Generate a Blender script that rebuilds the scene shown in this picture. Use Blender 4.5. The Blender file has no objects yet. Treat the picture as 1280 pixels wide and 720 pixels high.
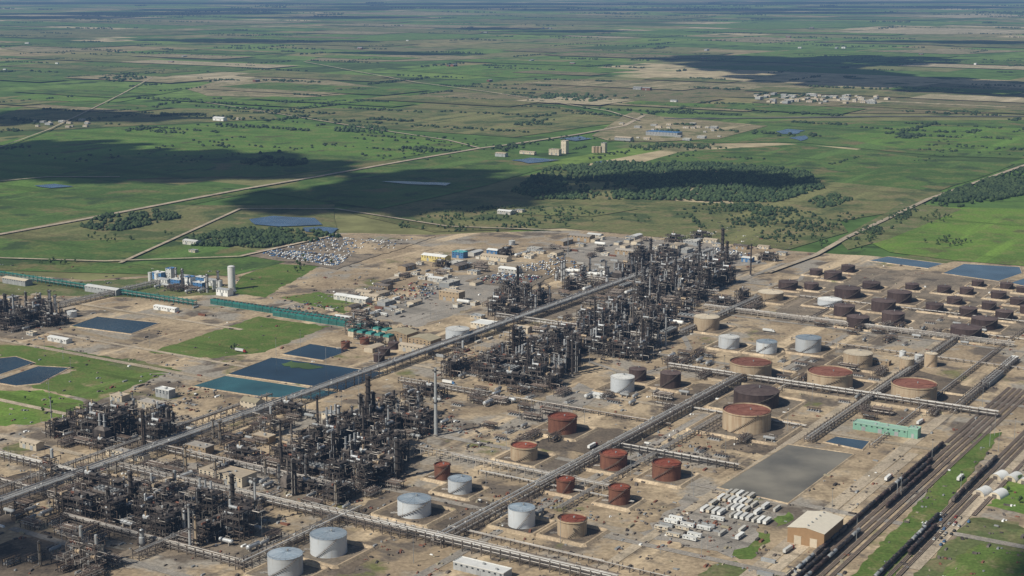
import bpy, math, random, bmesh
import numpy as np
from mathutils import Vector, Matrix
R=random.Random(11)
rad=math.radians
F=1900.0; PIT=math.atan(390/1900.0); H=450.0
sp,cp=math.sin(PIT),math.cos(PIT)
def ray(u,v):
    xc=(u-640)/F; yc=(360-v)/F
    t=H/(sp-yc*cp)
    return t,xc*t,(cp+yc*sp)*t
def G(u,v):
    t,x,y=ray(u,v); return (x,y)
def S(v): return ray(640,v)[0]/F
AZ=rad(-32)
BX=(math.cos(AZ),math.sin(AZ)); AX=(-math.sin(AZ),math.cos(AZ))
def to_site(p): return (p[0]*BX[0]+p[1]*BX[1], p[0]*AX[0]+p[1]*AX[1])
def from_site(b,a): return (b*BX[0]+a*AX[0], b*BX[1]+a*AX[1])
scene=bpy.context.scene; COL=scene.collection
# ------------------------------------------------------------ materials
def nd(nt,t,**k):
    n=nt.nodes.new(t)
    for a,b in k.items(): setattr(n,a,b)
    return n
MATS={}
def M(name,col,rough=.8,metal=0,var=.22,scale=.3,col2=None,thr=None,stretch=(1,1,1),spec=.3):
    m=bpy.data.materials.new(name); m.use_nodes=True; nt=m.node_tree; L=nt.links.new
    b=nt.nodes['Principled BSDF']
    b.inputs['Roughness'].default_value=rough; b.inputs['Metallic'].default_value=metal
    b.inputs['Specular IOR Level'].default_value=spec
    tc=nd(nt,'ShaderNodeTexCoord'); mp=nd(nt,'ShaderNodeMapping'); mp.inputs['Scale'].default_value=stretch
    L(tc.outputs['Object'],mp.inputs[0])
    oi=nd(nt,'ShaderNodeObjectInfo'); mu=nd(nt,'ShaderNodeMath',operation='MULTIPLY'); mu.inputs[1].default_value=60
    L(oi.outputs['Random'],mu.inputs[0])
    nz=nd(nt,'ShaderNodeTexNoise',noise_dimensions='4D'); nz.inputs['Scale'].default_value=scale; nz.inputs['Detail'].default_value=3; nz.inputs['Roughness'].default_value=.65
    L(mp.outputs[0],nz.inputs['Vector']); L(mu.outputs[0],nz.inputs['W'])
    cr=nd(nt,'ShaderNodeValToRGB')
    c2=col2 if col2 else tuple(min(1,c*(1+var)) for c in col)
    c1=col if col2 else tuple(c*(1-var) for c in col)
    lo,hi=thr if thr else (.32,.68)
    cr.color_ramp.elements[0].position=lo; cr.color_ramp.elements[0].color=(*c1,1)
    cr.color_ramp.elements[1].position=hi; cr.color_ramp.elements[1].color=(*c2,1)
    L(nz.outputs[0],cr.inputs[0])
    hs=nd(nt,'ShaderNodeHueSaturation'); mr=nd(nt,'ShaderNodeMapRange'); mr.inputs[3].default_value=.78; mr.inputs[4].default_value=1.15
    L(oi.outputs['Random'],mr.inputs[0]); L(mr.outputs[0],hs.inputs['Value']); L(cr.outputs[0],hs.inputs['Color'])
    L(hs.outputs[0],b.inputs['Base Color'])
    MATS[name]=m; return m
def mixn(nt,f,a,bb,mode='MIX'):
    x=nd(nt,'ShaderNodeMix',data_type='RGBA',blend_type=mode)
    if isinstance(f,float): x.inputs[0].default_value=f
    else: nt.links.new(f,x.inputs[0])
    for i,q in ((6,a),(7,bb)):
        if isinstance(q,tuple): x.inputs[i].default_value=(*q,1)
        else: nt.links.new(q,x.inputs[i])
    return x.outputs[2]
def soil(name,c1,c2,c3,grass=None,gthr=.6,s=1.0,dark=None,dthr=.56,extra=None):
    """layered ground: large stains, medium mottling, fine grain, tyre tracks along the site grid"""
    m=bpy.data.materials.new(name); m.use_nodes=True; nt=m.node_tree; L=nt.links.new
    b=nt.nodes['Principled BSDF']; b.inputs['Roughness'].default_value=.95; b.inputs['Specular IOR Level'].default_value=.1
    tc=nd(nt,'ShaderNodeTexCoord')
    def noi(sc,det=5,st=None,rot=0,loc=0):
        n=nd(nt,'ShaderNodeTexNoise'); n.inputs['Scale'].default_value=sc; n.inputs['Detail'].default_value=det; n.inputs['Roughness'].default_value=.62
        mp=nd(nt,'ShaderNodeMapping'); mp.inputs['Rotation'].default_value=(0,0,rot); mp.inputs['Location'].default_value=(loc,loc,0)
        L(tc.outputs['Object'],mp.inputs[0]); o=mp.outputs[0]
        if st:
            mp2=nd(nt,'ShaderNodeMapping'); mp2.inputs['Scale'].default_value=st; L(o,mp2.inputs[0]); o=mp2.outputs[0]
        L(o,n.inputs['Vector']); return n.outputs[0]
    def ramp(f,lo,hi):
        r=nd(nt,'ShaderNodeMapRange'); r.inputs[1].default_value=lo; r.inputs[2].default_value=hi; L(f,r.inputs[0]); return r.outputs[0]
    mix=lambda f,a,bb:mixn(nt,f,a,bb)
    c=mix(ramp(noi(.006*s),.42,.58),c1,c2)
    c=mix(ramp(noi(.03*s),.49,.64),c,c3)
    if extra: c=mix(ramp(noi(.009*s,6,loc=900),.52,.58),c,extra)
    if dark: c=mix(ramp(noi(.014*s,7,loc=300),dthr,dthr+.07),c,dark)
    if grass: c=mix(ramp(noi(.011*s,9),gthr,gthr+.06),c,grass)
    tr=noi(.02*s,5,(1,.07,1),-AZ); c=mix(ramp(tr,.56,.64),c,tuple(min(1,q*1.2) for q in c1))
    tr=noi(.02*s,5,(.07,1,1),-AZ); c=mix(ramp(tr,.56,.64),c,tuple(q*.66 for q in c1))
    g=nd(nt,'ShaderNodeMapRange'); g.inputs[1].default_value=.3; g.inputs[2].default_value=.7; g.inputs[3].default_value=.65; g.inputs[4].default_value=1.28
    L(noi(.25*s,6),g.inputs[0])
    hs=nd(nt,'ShaderNodeHueSaturation'); L(c,hs.inputs['Color']); L(g.outputs[0],hs.inputs['Value'])
    L(hs.outputs[0],b.inputs['Base Color'])
    MATS[name]=m; return m
dirt=soil('site_soil',(.45,.355,.235),(.31,.24,.16),(.235,.18,.12),(.15,.155,.06),.61,1,(.145,.12,.095),.53,(.30,.27,.225))
bundsoil=soil('bund_soil',(.19,.15,.11),(.135,.11,.085),(.10,.083,.067),(.12,.12,.06),.64,1.5,(.06,.052,.047))
unitsoil=soil('unit_soil',(.26,.21,.155),(.19,.16,.125),(.14,.12,.095),None,.6,1.5,(.10,.085,.072))
gravel=soil('gravel',(.45,.375,.275),(.37,.31,.235),(.30,.255,.19),None,.6,2)
greyg=soil('grey_gravel',(.29,.265,.23),(.245,.225,.195),(.33,.29,.24),None,.6,2)
bermm=soil('berm_soil',(.48,.385,.265),(.40,.31,.21),(.32,.25,.17),(.19,.19,.09),.62,2)
grassg=soil('grass_green',(.11,.165,.04),(.085,.135,.03),(.15,.16,.055),(.26,.22,.12),.60,1.5)
grassb=soil('grass_bright',(.135,.22,.04),(.10,.17,.035),(.17,.20,.06),(.11,.125,.045),.58,1)
grassd=soil('grass_dull',(.14,.155,.06),(.10,.13,.05),(.19,.17,.09),(.24,.2,.13),.6,1)
fgreen=soil('field_green',(.09,.15,.04),(.065,.115,.03),(.13,.155,.05),(.16,.145,.065),.56,.6,(.05,.08,.03),.54)
flush=soil('field_lush',(.11,.19,.04),(.085,.155,.033),(.15,.185,.055),(.09,.11,.04),.57,.6,(.06,.10,.03),.58)
folive=soil('field_olive',(.165,.165,.07),(.12,.14,.055),(.21,.175,.09),(.08,.105,.04),.55,.6,(.07,.095,.04),.54)
ftan=soil('field_tan',(.31,.26,.16),(.22,.19,.11),(.18,.17,.09),(.13,.14,.065),.55,.9,(.12,.13,.06),.55)
fstraw=soil('field_straw',(.40,.34,.23),(.32,.28,.17),(.24,.22,.13),None,.6,.9)
fbrown=soil('field_brown',(.21,.175,.10),(.165,.145,.085),(.13,.135,.06),(.10,.13,.05),.55,.8,(.08,.105,.045),.55)
def ground_mat():
    m=bpy.data.materials.new('farmland'); m.use_nodes=True; nt=m.node_tree; L=nt.links.new
    b=nt.nodes['Principled BSDF']; b.inputs['Roughness'].default_value=.95; b.inputs['Specular IOR Level'].default_value=.05
    tc=nd(nt,'ShaderNodeTexCoord'); mp=nd(nt,'ShaderNodeMapping'); mp.inputs['Rotation'].default_value=(0,0,-AZ+rad(3))
    L(tc.outputs['Object'],mp.inputs[0])
    def cell(sx,sy,ox):
        a=nd(nt,'ShaderNodeMapping'); a.inputs['Scale'].default_value=(1/sx,1/sy,0); a.inputs['Location'].default_value=(ox,ox*1.7,0)
        L(mp.outputs[0],a.inputs[0]); f=nd(nt,'ShaderNodeVectorMath',operation='FLOOR'); L(a.outputs[0],f.inputs[0])
        w=nd(nt,'ShaderNodeTexWhiteNoise',noise_dimensions='3D'); L(f.outputs[0],w.inputs['Vector']); return w.outputs['Value']
    def ramp(f):
        r=nd(nt,'ShaderNodeValToRGB'); cr=r.color_ramp; cr.interpolation='CONSTANT'
        cs=[(0,(.08,.14,.04)),(.15,(.13,.20,.055)),(.28,(.18,.18,.08)),(.42,(.09,.155,.04)),(.54,(.23,.205,.10)),(.66,(.15,.22,.055)),(.76,(.28,.23,.13)),(.83,(.065,.10,.035)),(.90,(.42,.35,.22))]
        cr.elements[0].position=0; cr.elements[0].color=(*cs[0][1],1); cr.elements[1].position=cs[1][0]; cr.elements[1].color=(*cs[1][1],1)
        for p,c in cs[2:]:
            e=cr.elements.new(p); e.color=(*c,1)
        L(f,r.inputs[0]); return r.outputs[0]
    A=ramp(cell(1600,800,.3)); B=ramp(cell(800,330,.13)); C=ramp(cell(420,800,.7)); ch=cell(1600,1600,.3)
    mix=lambda f,a,bb:mixn(nt,f,a,bb)
    def gt(f,v,w=.001):
        x=nd(nt,'ShaderNodeMapRange'); x.inputs[1].default_value=v; x.inputs[2].default_value=v+w; L(f,x.inputs[0]); return x.outputs[0]
    def noi(sc,det=8):
        n=nd(nt,'ShaderNodeTexNoise'); n.inputs['Scale'].default_value=sc; n.inputs['Detail'].default_value=det; n.inputs['Roughness'].default_value=.62
        L(tc.outputs['Object'],n.inputs['Vector']); return n.outputs[0]
    c=mix(gt(ch,.3),A,B); c=mix(gt(ch,.68),c,C)
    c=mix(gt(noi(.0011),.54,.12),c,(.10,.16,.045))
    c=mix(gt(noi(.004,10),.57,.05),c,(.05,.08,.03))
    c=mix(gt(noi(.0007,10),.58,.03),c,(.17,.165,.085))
    g=nd(nt,'ShaderNodeMapRange'); g.inputs[1].default_value=.3; g.inputs[2].default_value=.7; g.inputs[3].default_value=.6; g.inputs[4].default_value=1.32
    L(noi(.012,9),g.inputs[0])
    hs=nd(nt,'ShaderNodeHueSaturation'); L(c,hs.inputs['Color']); L(g.outputs[0],hs.inputs['Value']); L(hs.outputs[0],b.inputs['Base Color'])
    return m
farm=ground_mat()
def water(name,col,rough=.12,bump=.15):
    m=bpy.data.materials.new(name); m.use_nodes=True; nt=m.node_tree; L=nt.links.new
    b=nt.nodes['Principled BSDF']; b.inputs['Roughness'].default_value=rough; b.inputs['IOR'].default_value=1.33
    tc=nd(nt,'ShaderNodeTexCoord'); n=nd(nt,'ShaderNodeTexNoise'); n.inputs['Scale'].default_value=.02; n.inputs['Detail'].default_value=6
    L(tc.outputs['Object'],n.inputs['Vector']); r=nd(nt,'ShaderNodeValToRGB')
    r.color_ramp.elements[0].position=.35; r.color_ramp.elements[0].color=(*[c*.7 for c in col],1)
    r.color_ramp.elements[1].position=.65; r.color_ramp.elements[1].color=(*[c*1.35 for c in col],1)
    L(n.outputs[0],r.inputs[0]); L(r.outputs[0],b.inputs['Base Color'])
    n2=nd(nt,'ShaderNodeTexNoise'); n2.inputs['Scale'].default_value=.8; n2.inputs['Detail'].default_value=3; L(tc.outputs['Object'],n2.inputs['Vector'])
    bp=nd(nt,'ShaderNodeBump'); bp.inputs['Strength'].default_value=bump; bp.inputs['Distance'].default_value=.3; L(n2.outputs[0],bp.inputs['Height']); L(bp.outputs[0],b.inputs['Normal'])
    return m
w_grey=water('silty_water',(.175,.155,.115)); w_dark=water('dark_water',(.010,.024,.038)); w_teal=water('teal_water',(.025,.085,.09))
w_green=water('algae_water',(.06,.10,.03),.5); w_slate=water('slate_water',(.05,.08,.11)); w_blue=water('lake_water',(.04,.08,.15),.2)

white=M('white_paint',(.66,.66,.63),.5,var=.08,scale=.2,stretch=(1,1,.25))
offw=M('weathered_white_paint',(.50,.48,.43),.6,var=.12)
cream=M('cream_paint',(.53,.46,.35),.6,var=.1)
greyp=M('grey_paint',(.30,.31,.31),.6,var=.15)
silver=M('silver_insulation',(.44,.45,.45),.42,.3,var=.25,scale=.4,stretch=(1,1,.3))
steel=M('dark_steel',(.052,.044,.04),.7,var=.45,scale=.2)
steel2=M('weathered_steel',(.135,.115,.10),.7,var=.45,scale=.2)
conc=M('concrete',(.34,.31,.27),.9,var=.15)
rustroof=M('rust_red_roof',(.18,.045,.03),.85,col2=(.27,.085,.05),scale=.12)
rusts=M('rust_brown_shell',(.12,.05,.035),.8,col2=(.20,.09,.055),scale=.25,stretch=(1,1,.2))
rustroof2=M('maroon_roof',(.15,.058,.042),.9,col2=(.23,.10,.07),scale=.15)
darkt=M('dark_brown_tank',(.04,.027,.025),.7,col2=(.08,.054,.048),scale=.3,stretch=(1,1,.2))
darkr=M('dark_roof',(.08,.055,.052),.8,col2=(.135,.10,.09),scale=.12)
beiges=M('beige_shell',(.40,.32,.22),.7,col2=(.29,.20,.125),thr=(.42,.72),scale=.3,stretch=(1,1,.12))
whites=M('silver_white_shell',(.52,.55,.57),.45,.1,col2=(.38,.36,.32),thr=(.52,.84),scale=.3,stretch=(1,1,.12))
greyr=M('grey_tank_roof',(.27,.34,.40),.5,.3,col2=(.40,.45,.49),scale=.15)
tanp=M('tan_siding',(.31,.235,.15),.8,var=.08); tanr=M('tan_roof',(.42,.35,.26),.7,var=.1); paler=M('pale_sheet_roof',(.60,.55,.45),.6,var=.06); tanw=M('tan_wall',(.34,.215,.115),.8,var=.08)
olive=M('olive_roof',(.33,.29,.20),.8,var=.12)
greenb=M('pale_green_siding',(.20,.38,.29),.6,var=.1); greenr=M('pale_green_roof',(.30,.46,.37),.6,var=.1); greend=M('teal_green_paint',(.03,.17,.15),.6,var=.25)
bluep=M('blue_paint',(.07,.18,.36),.5,var=.15); yellowp=M('yellow_paint',(.6,.5,.2),.6); tealp=M('teal_paint',(.10,.36,.38),.5)
redp=M('red_paint',(.35,.04,.03),.5); black=M('black_paint',(.02,.019,.02),.45,col2=(.10,.08,.07),scale=.4,thr=(.42,.75))
glass=M('dark_glass',(.03,.04,.05),.15,var=.1); rubber=M('rubber',(.02,.02,.02),.9)
asph=M('asphalt',(.12,.115,.11),.9,var=.2,scale=.05); ballast=M('ballast',(.25,.20,.155),.95,var=.3,scale=.3)
railm=M('rail_steel',(.12,.09,.08),.5,.5); stain=M('oily_soil',(.065,.055,.047),.95,col2=(.15,.12,.09),scale=.08)
bark=M('bark',(.09,.065,.045),.9)
leaf=M('foliage',(.03,.055,.018),.9,col2=(.075,.115,.035),scale=.35,thr=(.35,.65)); leaf2=M('dark_foliage',(.02,.04,.018),.9,col2=(.055,.085,.032),scale=.05,thr=(.4,.6))
cloudm=M('cloud_vapour',(.8,.8,.8),1,var=.05)
pipeA=M('pipe_insulation',(.40,.37,.33),.55,.15,var=.4,scale=.06); pipeB=M('pipe_brown',(.14,.105,.085),.8,var=.4,scale=.06); pipeC=M('pipe_white',(.56,.55,.52),.5,var=.2,scale=.06)
# ------------------------------------------------------------ mesh builder
class MB:
    def __init__(s): s.v=[]; s.f=[]; s.sm=[]
    def addf(s,idx,sm=False): s.f.append(idx); s.sm.append(sm)
    def box(s,cx,cy,cz,sx,sy,sz,rz=0,taper=1):
        o=len(s.v); c,n=math.cos(rz),math.sin(rz)
        for z,k in ((-.5,1),(.5,taper)):
            for x,y in ((-.5,-.5),(.5,-.5),(.5,.5),(-.5,.5)):
                X=x*sx*k; Y=y*sy*k
                s.v.append((cx+X*c-Y*n,cy+X*n+Y*c,cz+z*sz))
        for q in ((3,2,1,0),(4,5,6,7),(0,1,5,4),(1,2,6,5),(2,3,7,6),(3,0,4,7)): s.addf(tuple(o+i for i in q))
    def cyl(s,x,y,z0,z1,r,n=12,r2=None,cap=True,bot=False):
        s.tube((x,y,z0),(x,y,z1),r,n,r if r2 is None else r2,cap,bot)
    def tube(s,p,q,r,n=6,r2=None,cap=True,bot=True):
        p=Vector(p);q=Vector(q); d=(q-p).normalized(); a=d.orthogonal().normalized()
        if abs(d.z)>.999: a=Vector((1,0,0))
        b=d.cross(a); r2=r if r2 is None else r2; o=len(s.v)
        for c,rr in ((p,r),(q,r2)):
            for i in range(n):
                t=2*math.pi*i/n; s.v.append(tuple(c+a*math.cos(t)*rr+b*math.sin(t)*rr))
        for i in range(n):
            j=(i+1)%n; s.addf((o+i,o+j,o+n+j,o+n+i),n>5)
        if cap:
            k=len(s.v); s.v+= [s.v[o+n+i] for i in range(n)]; s.addf(tuple(range(k,k+n)))
            if bot:
                k=len(s.v); s.v+=[s.v[o+i] for i in range(n)]; s.addf(tuple(range(k+n-1,k-1,-1)))
    def dome(s,x,y,z,r,h,n=12,rings=3):
        pr=None
        for k in range(rings+1):
            t=k/rings*math.pi/2; rr=r*math.cos(t); zz=z+h*math.sin(t)
            if k==rings: s.v.append((x,y,zz)); cur=[len(s.v)-1]*n
            else:
                o=len(s.v)
                for i in range(n): s.v.append((x+rr*math.cos(2*math.pi*i/n),y+rr*math.sin(2*math.pi*i/n),zz))
                cur=list(range(o,o+n))
            if pr:
                for i in range(n):
                    j=(i+1)%n
                    s.addf((pr[i],pr[j],cur[j],cur[i]) if k<rings else (pr[i],pr[j],cur[0]),True)
            pr=cur
    def ring(s,x,y,z,r0,r1,h,n=24):
        o=len(s.v)
        for rr,zz in ((r0,z),(r1,z),(r1,z+h),(r0,z+h)):
            for i in range(n): s.v.append((x+rr*math.cos(2*math.pi*i/n),y+rr*math.sin(2*math.pi*i/n),zz))
        for k in range(4):
            for i in range(n):
                j=(i+1)%n; k2=(k+1)%4
                s.addf((o+k*n+i,o+k*n+j,o+k2*n+j,o+k2*n+i))
    def beam(s,p,q,w):
        p=Vector(p);q=Vector(q); d=(q-p); 
        if d.length<1e-6: return
        d.normalize(); a=d.cross(Vector((0,0,1))); 
        if a.length<1e-3: a=Vector((1,0,0))
        a.normalize(); b=d.cross(a); o=len(s.v)
        for c in (p,q):
            for i,j in ((-1,-1),(1,-1),(1,1),(-1,1)): s.v.append(tuple(c+a*i*w/2+b*j*w/2))
        for q4 in ((3,2,1,0),(4,5,6,7),(0,1,5,4),(1,2,6,5),(2,3,7,6),(3,0,4,7)): s.addf(tuple(o+i for i in q4))
    def gable(s,cx,cy,z,sx,sy,h,along='x',over=.4,th=.25):
        L_=(sx if along=='x' else sy)/2+over; W=(sy if along=='x' else sx)/2+over
        for sg in (-1,1):
            o=len(s.v)
            zb=z-h*over/(W-over)
            for l in (-L_,L_):
                for w,zz in ((sg*W,zb),(0,z+h),(0,z+h+th),(sg*W,zb+th)):
                    X,Y=(l,w) if along=='x' else (w,l)
                    s.v.append((cx+X,cy+Y,zz))
            for q in ((0,1,2,3),(7,6,5,4),(0,4,5,1),(1,5,6,2),(2,6,7,3),(3,7,4,0)): s.addf(tuple(o+i for i in q))
    def gend(s,cx,cy,z,sx,sy,h,along='x'):
        L_=(sx if along=='x' else sy)/2; W=(sy if along=='x' else sx)/2
        for l in (-L_,L_):
            o=len(s.v)
            for w,zz in ((-W,z),(W,z),(0,z+h)):
                X,Y=(l,w) if along=='x' else (w,l); s.v.append((cx+X,cy+Y,zz))
            s.addf((o,o+1,o+2))
    def mesh(s,name,mat):
        me=bpy.data.meshes.new(name); me.from_pydata(s.v,[],s.f); me.materials.append(mat)
        me.polygons.foreach_set('use_smooth',s.sm); me.update(); return me
def meta(o,label,cat,group=None):
    o['label']=label; o['category']=cat
    if group: o['group']=group
def link(o): COL.objects.link(o)
def obj(name,me): o=bpy.data.objects.new(name,me); link(o); return o
def structure(name,me,label,kind='structure',cat=None):
    o=obj(name,me); o['kind']=kind; o['label']=label; o['category']=cat or name.replace('_',' '); return o
class Proto:
    """parts: (name, mesh, [location], [name of the part it belongs to])"""
    def __init__(s,name,cat,label,parts): s.name=name;s.cat=cat;s.label=label;s.parts=parts
    def place(s,x,y,rz=AZ,sc=(1,1,1),label=None,group=None,z=.1):
        if isinstance(sc,(int,float)): sc=(sc,sc,sc)
        single=len(s.parts)==1
        e=bpy.data.objects.new(s.name, s.parts[0][1] if single else None); link(e)
        e.location=(x,y,z); e.rotation_euler=(0,0,rz); e.scale=sc
        if not single: e.empty_display_size=2
        meta(e,label or s.label,s.cat,group)
        if not single:
            kids={}
            for p in s.parts:
                c=bpy.data.objects.new(p[0],p[1]); link(c)
                par=kids.get(p[3]) if len(p)>3 else None
                c.parent=par or e
                if len(p)>2 and p[2] is not None: c.location=p[2]
                if p[0] not in kids: kids[p[0]]=c
        return e
# ------------------------------------------------------------ occupancy
blk=[]; blkpoly=[]
def inpoly(p,poly):
    x,y=p; c=False; n=len(poly); j=n-1
    for i in range(n):
        xi,yi=poly[i]; xj,yj=poly[j]
        if (yi>y)!=(yj>y) and x<(xj-xi)*(y-yi)/(yj-yi)+xi: c=not c
        j=i
    return c
def free(x,y,r):
    for a,b,q in blk:
        d=q+r
        if abs(a-x)<d and abs(b-y)<d and (a-x)**2+(b-y)**2<d*d: return False
    for pl in blkpoly:
        if inpoly((x,y),pl): return False
    return True
def block(x,y,r): blk.append((x,y,r))
# ------------------------------------------------------------ ground sheets
zc_=[0]
def zz():
    zc_[0]+=1; return zc_[0]*.0045
def rough_poly(pts,seg,jit):
    out=[]; n=len(pts)
    for i in range(n):
        p=pts[i]; q=pts[(i+1)%n]; d=math.dist(p,q); k=max(1,min(80,int(d/seg)))
        for j in range(k):
            t=j/k; out.append((p[0]+(q[0]-p[0])*t+R.uniform(-jit,jit),p[1]+(q[1]-p[1])*t+R.uniform(-jit,jit)))
    return out
def patch(name,px,mat,z,label,seg=12,jit=1.5,ground=False):
    pts=px if ground else [G(*p) for p in px]
    rp=rough_poly(pts,seg,jit) if jit else pts
    ar=sum(rp[i][0]*rp[(i+1)%len(rp)][1]-rp[(i+1)%len(rp)][0]*rp[i][1] for i in range(len(rp)))
    if ar<0: rp=rp[::-1]
    me=bpy.data.meshes.new(name); me.from_pydata([(x,y,z) for x,y in rp],[],[tuple(range(len(rp)))]); me.materials.append(mat); me.update()
    return structure(name,me,label)
def offset_path(pts,d,closed=False):
    n=len(pts); out=[]
    for i in range(n):
        if closed: p0=pts[i-1]; p2=pts[(i+1)%n]
        else: p0=pts[max(0,i-1)]; p2=pts[min(n-1,i+1)]
        p1=pts[i]
        def nrm(a,b):
            dx,dy=b[0]-a[0],b[1]-a[1]; l=math.hypot(dx,dy) or 1; return (-dy/l,dx/l)
        n1=nrm(p0,p1) if p0!=p1 else nrm(p1,p2); n2=nrm(p1,p2) if p1!=p2 else n1
        mx,my=n1[0]+n2[0],n1[1]+n2[1]; l=math.hypot(mx,my) or 1; mx/=l;my/=l; k=1/max(.4,mx*n1[0]+my*n1[1])
        out.append((p1[0]+mx*d*k,p1[1]+my*d*k))
    return out
def strip(name,pts,w,z,mat,label):
    a=offset_path(pts,w/2); b=offset_path(pts,-w/2); n=len(pts)
    me=bpy.data.meshes.new(name)
    me.from_pydata([(x,y,z) for x,y in a]+[(x,y,z) for x,y in b],[],[(n+i,n+i+1,i+1,i) for i in range(n-1)])
    me.materials.append(mat); return structure(name,me,label)
def berm(pts,w=6,h=1.7,name='earth_berm',mat=None,label='packed earth berm around a storage area'):
    n=len(pts); o=[(offset_path(pts,d,True),z) for d,z in ((-w/2,0.0),(-w*.14,h),(w*.14,h),(w/2,0.0))]
    v=[];f=[]
    for P,z in o: v+=[(x,y,z) for x,y in P]
    for k in range(3):
        for i in range(n):
            j=(i+1)%n; f.append((k*n+i,k*n+j,(k+1)*n+j,(k+1)*n+i))
    me=bpy.data.meshes.new(name); me.from_pydata(v,[],f); me.materials.append(mat or bermm); me.update()
    return structure(name,me,label)
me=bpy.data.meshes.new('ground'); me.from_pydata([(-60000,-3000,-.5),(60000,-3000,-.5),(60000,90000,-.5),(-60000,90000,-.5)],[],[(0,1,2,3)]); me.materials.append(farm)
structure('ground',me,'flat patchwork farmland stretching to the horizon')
patch('site_ground',[(-500,352),(0,342),(110,350),(185,345),(300,318),(420,291),(540,293),(700,288),(860,290),(985,313),(1050,318),(1120,322),(1290,332),(1600,352),(1900,1000),(-700,1000)],dirt,0,'bare tan packed soil of an industrial site',40,5)
FL=[([(-60,300),(60,293),(210,300),(380,322),(290,345),(180,342),(0,338),(-60,340)],fgreen),
([(-60,262),(0,258),(150,225),(330,238),(210,262),(0,292),(-60,300)],fgreen),
([(-60,244),(60,228),(160,222),(150,250),(0,264),(-60,266)],fgreen),
([(-60,296),(0,292),(100,272),(220,257),(420,256),(420,290),(300,300),(60,300)],folive),
([(-60,190),(60,165),(350,150),(440,160),(600,180),(440,208),(330,222),(150,222),(-60,255)],flush),
([(60,222),(150,198),(330,190),(470,196),(430,208),(330,222),(150,224)],fgreen),
([(-60,165),(40,130),(330,138),(350,149),(50,163)],folive),
([(430,208),(610,184),(700,205),(610,232),(470,262),(330,240)],fgreen),
([(440,268),(620,236),(860,252),(1040,262),(1060,290),(985,312),(700,286),(540,290)],folive),
([(760,215),(850,190),(1000,180),(1180,200),(1270,205),(1160,245),(1040,235),(900,212)],fgreen),
([(900,236),(1040,228),(1180,240),(1135,262),(1050,276),(930,266)],folive),
([(850,180),(940,152),(1290,150),(1290,198),(1180,196),(1000,178)],fgreen),
([(1040,170),(1120,158),(1290,160),(1290,190),(1120,186)],flush),
([(1075,296),(1135,258),(1290,262),(1290,334),(1190,326),(1110,316)],grassb),
([(1045,300),(1130,252),(1200,262),(1110,300),(1060,312)],grassd),
([(235,112),(300,94),(380,96),(500,113),(380,122),(260,120)],ftan),
([(195,98),(260,89),(340,93),(290,104)],fstraw),
([(500,124),(600,104),(700,98),(760,124),(640,133)],folive),
([(610,110),(720,99),(1000,104),(1020,108),(950,122),(760,120)],fbrown),
([(330,138),(520,122),(700,134),(800,150),(640,172),(440,158)],folive),
([(350,135),(420,122),(560,124),(500,136)],flush),
([(380,76),(420,69),(560,69),(620,73),(500,77)],ftan),
([(0,60),(60,55),(130,58),(140,63),(40,66)],ftan),
([(1040,40),(1180,35),(1290,38),(1290,42),(1120,43)],fstraw),
([(870,50),(950,46),(1030,50),(960,54)],ftan),
([(700,45),(780,42),(850,45),(770,48)],fstraw),
([(1080,64),(1180,61),(1290,64),(1200,68)],ftan),
([(0,85),(140,76),(330,86),(180,98),(-40,102)],fgreen),
([(500,88),(640,78),(800,88),(640,98)],flush),
([(0,125),(100,108),(230,112),(150,128)],flush),
([(1050,120),(1180,104),(1290,112),(1290,142),(1060,142)],fbrown),
([(-100,40),(120,36),(260,42),(60,48)],folive),
([(300,46),(520,40),(640,46),(460,52)],flush),
([(560,26),(720,22),(900,27),(700,31)],folive),
([(900,72),(1020,60),(1180,74),(1040,84)],flush),
([(830,32),(1000,27),(1120,32),(960,37)],flush),
([(100,28),(260,25),(400,28),(240,32)],ftan),
([(1130,20),(1240,17),(1290,20),(1200,23)],fstraw),
([(380,17),(520,15),(640,18),(500,20)],ftan),
([(790,140),(830,146),(960,158),(900,174),(820,178),(760,176),(740,170)],ftan),
([(940,128),(1010,116),(1110,120),(1110,131),(1000,134)],fbrown),
([(640,268),(700,258),(800,262),(740,272)],grassd),
]
for i,(p,m) in enumerate(FL):
    patch('crop_field',p,m,.3+.03*i,'flat farm field beside neighbouring fields',150,6)
for i in range(70):
    v=18+R.random()*120; u=R.uniform(-40,1300); x,y=G(u,v); k=max(1,y/5500); b0,a0=to_site((x,y)); lb=R.uniform(150,420)*k; la=R.uniform(60,160)*k
    patch('crop_field',[from_site(b0+i_*lb,a0+j_*la) for i_,j_ in ((-1,-1),(1,-1),(1,1),(-1,1))],R.choice([fgreen,flush,folive,folive,ftan,fbrown,fgreen,fstraw]),2.4+.03*i,'flat farm field beside neighbouring fields',150,6,ground=True)
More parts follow.
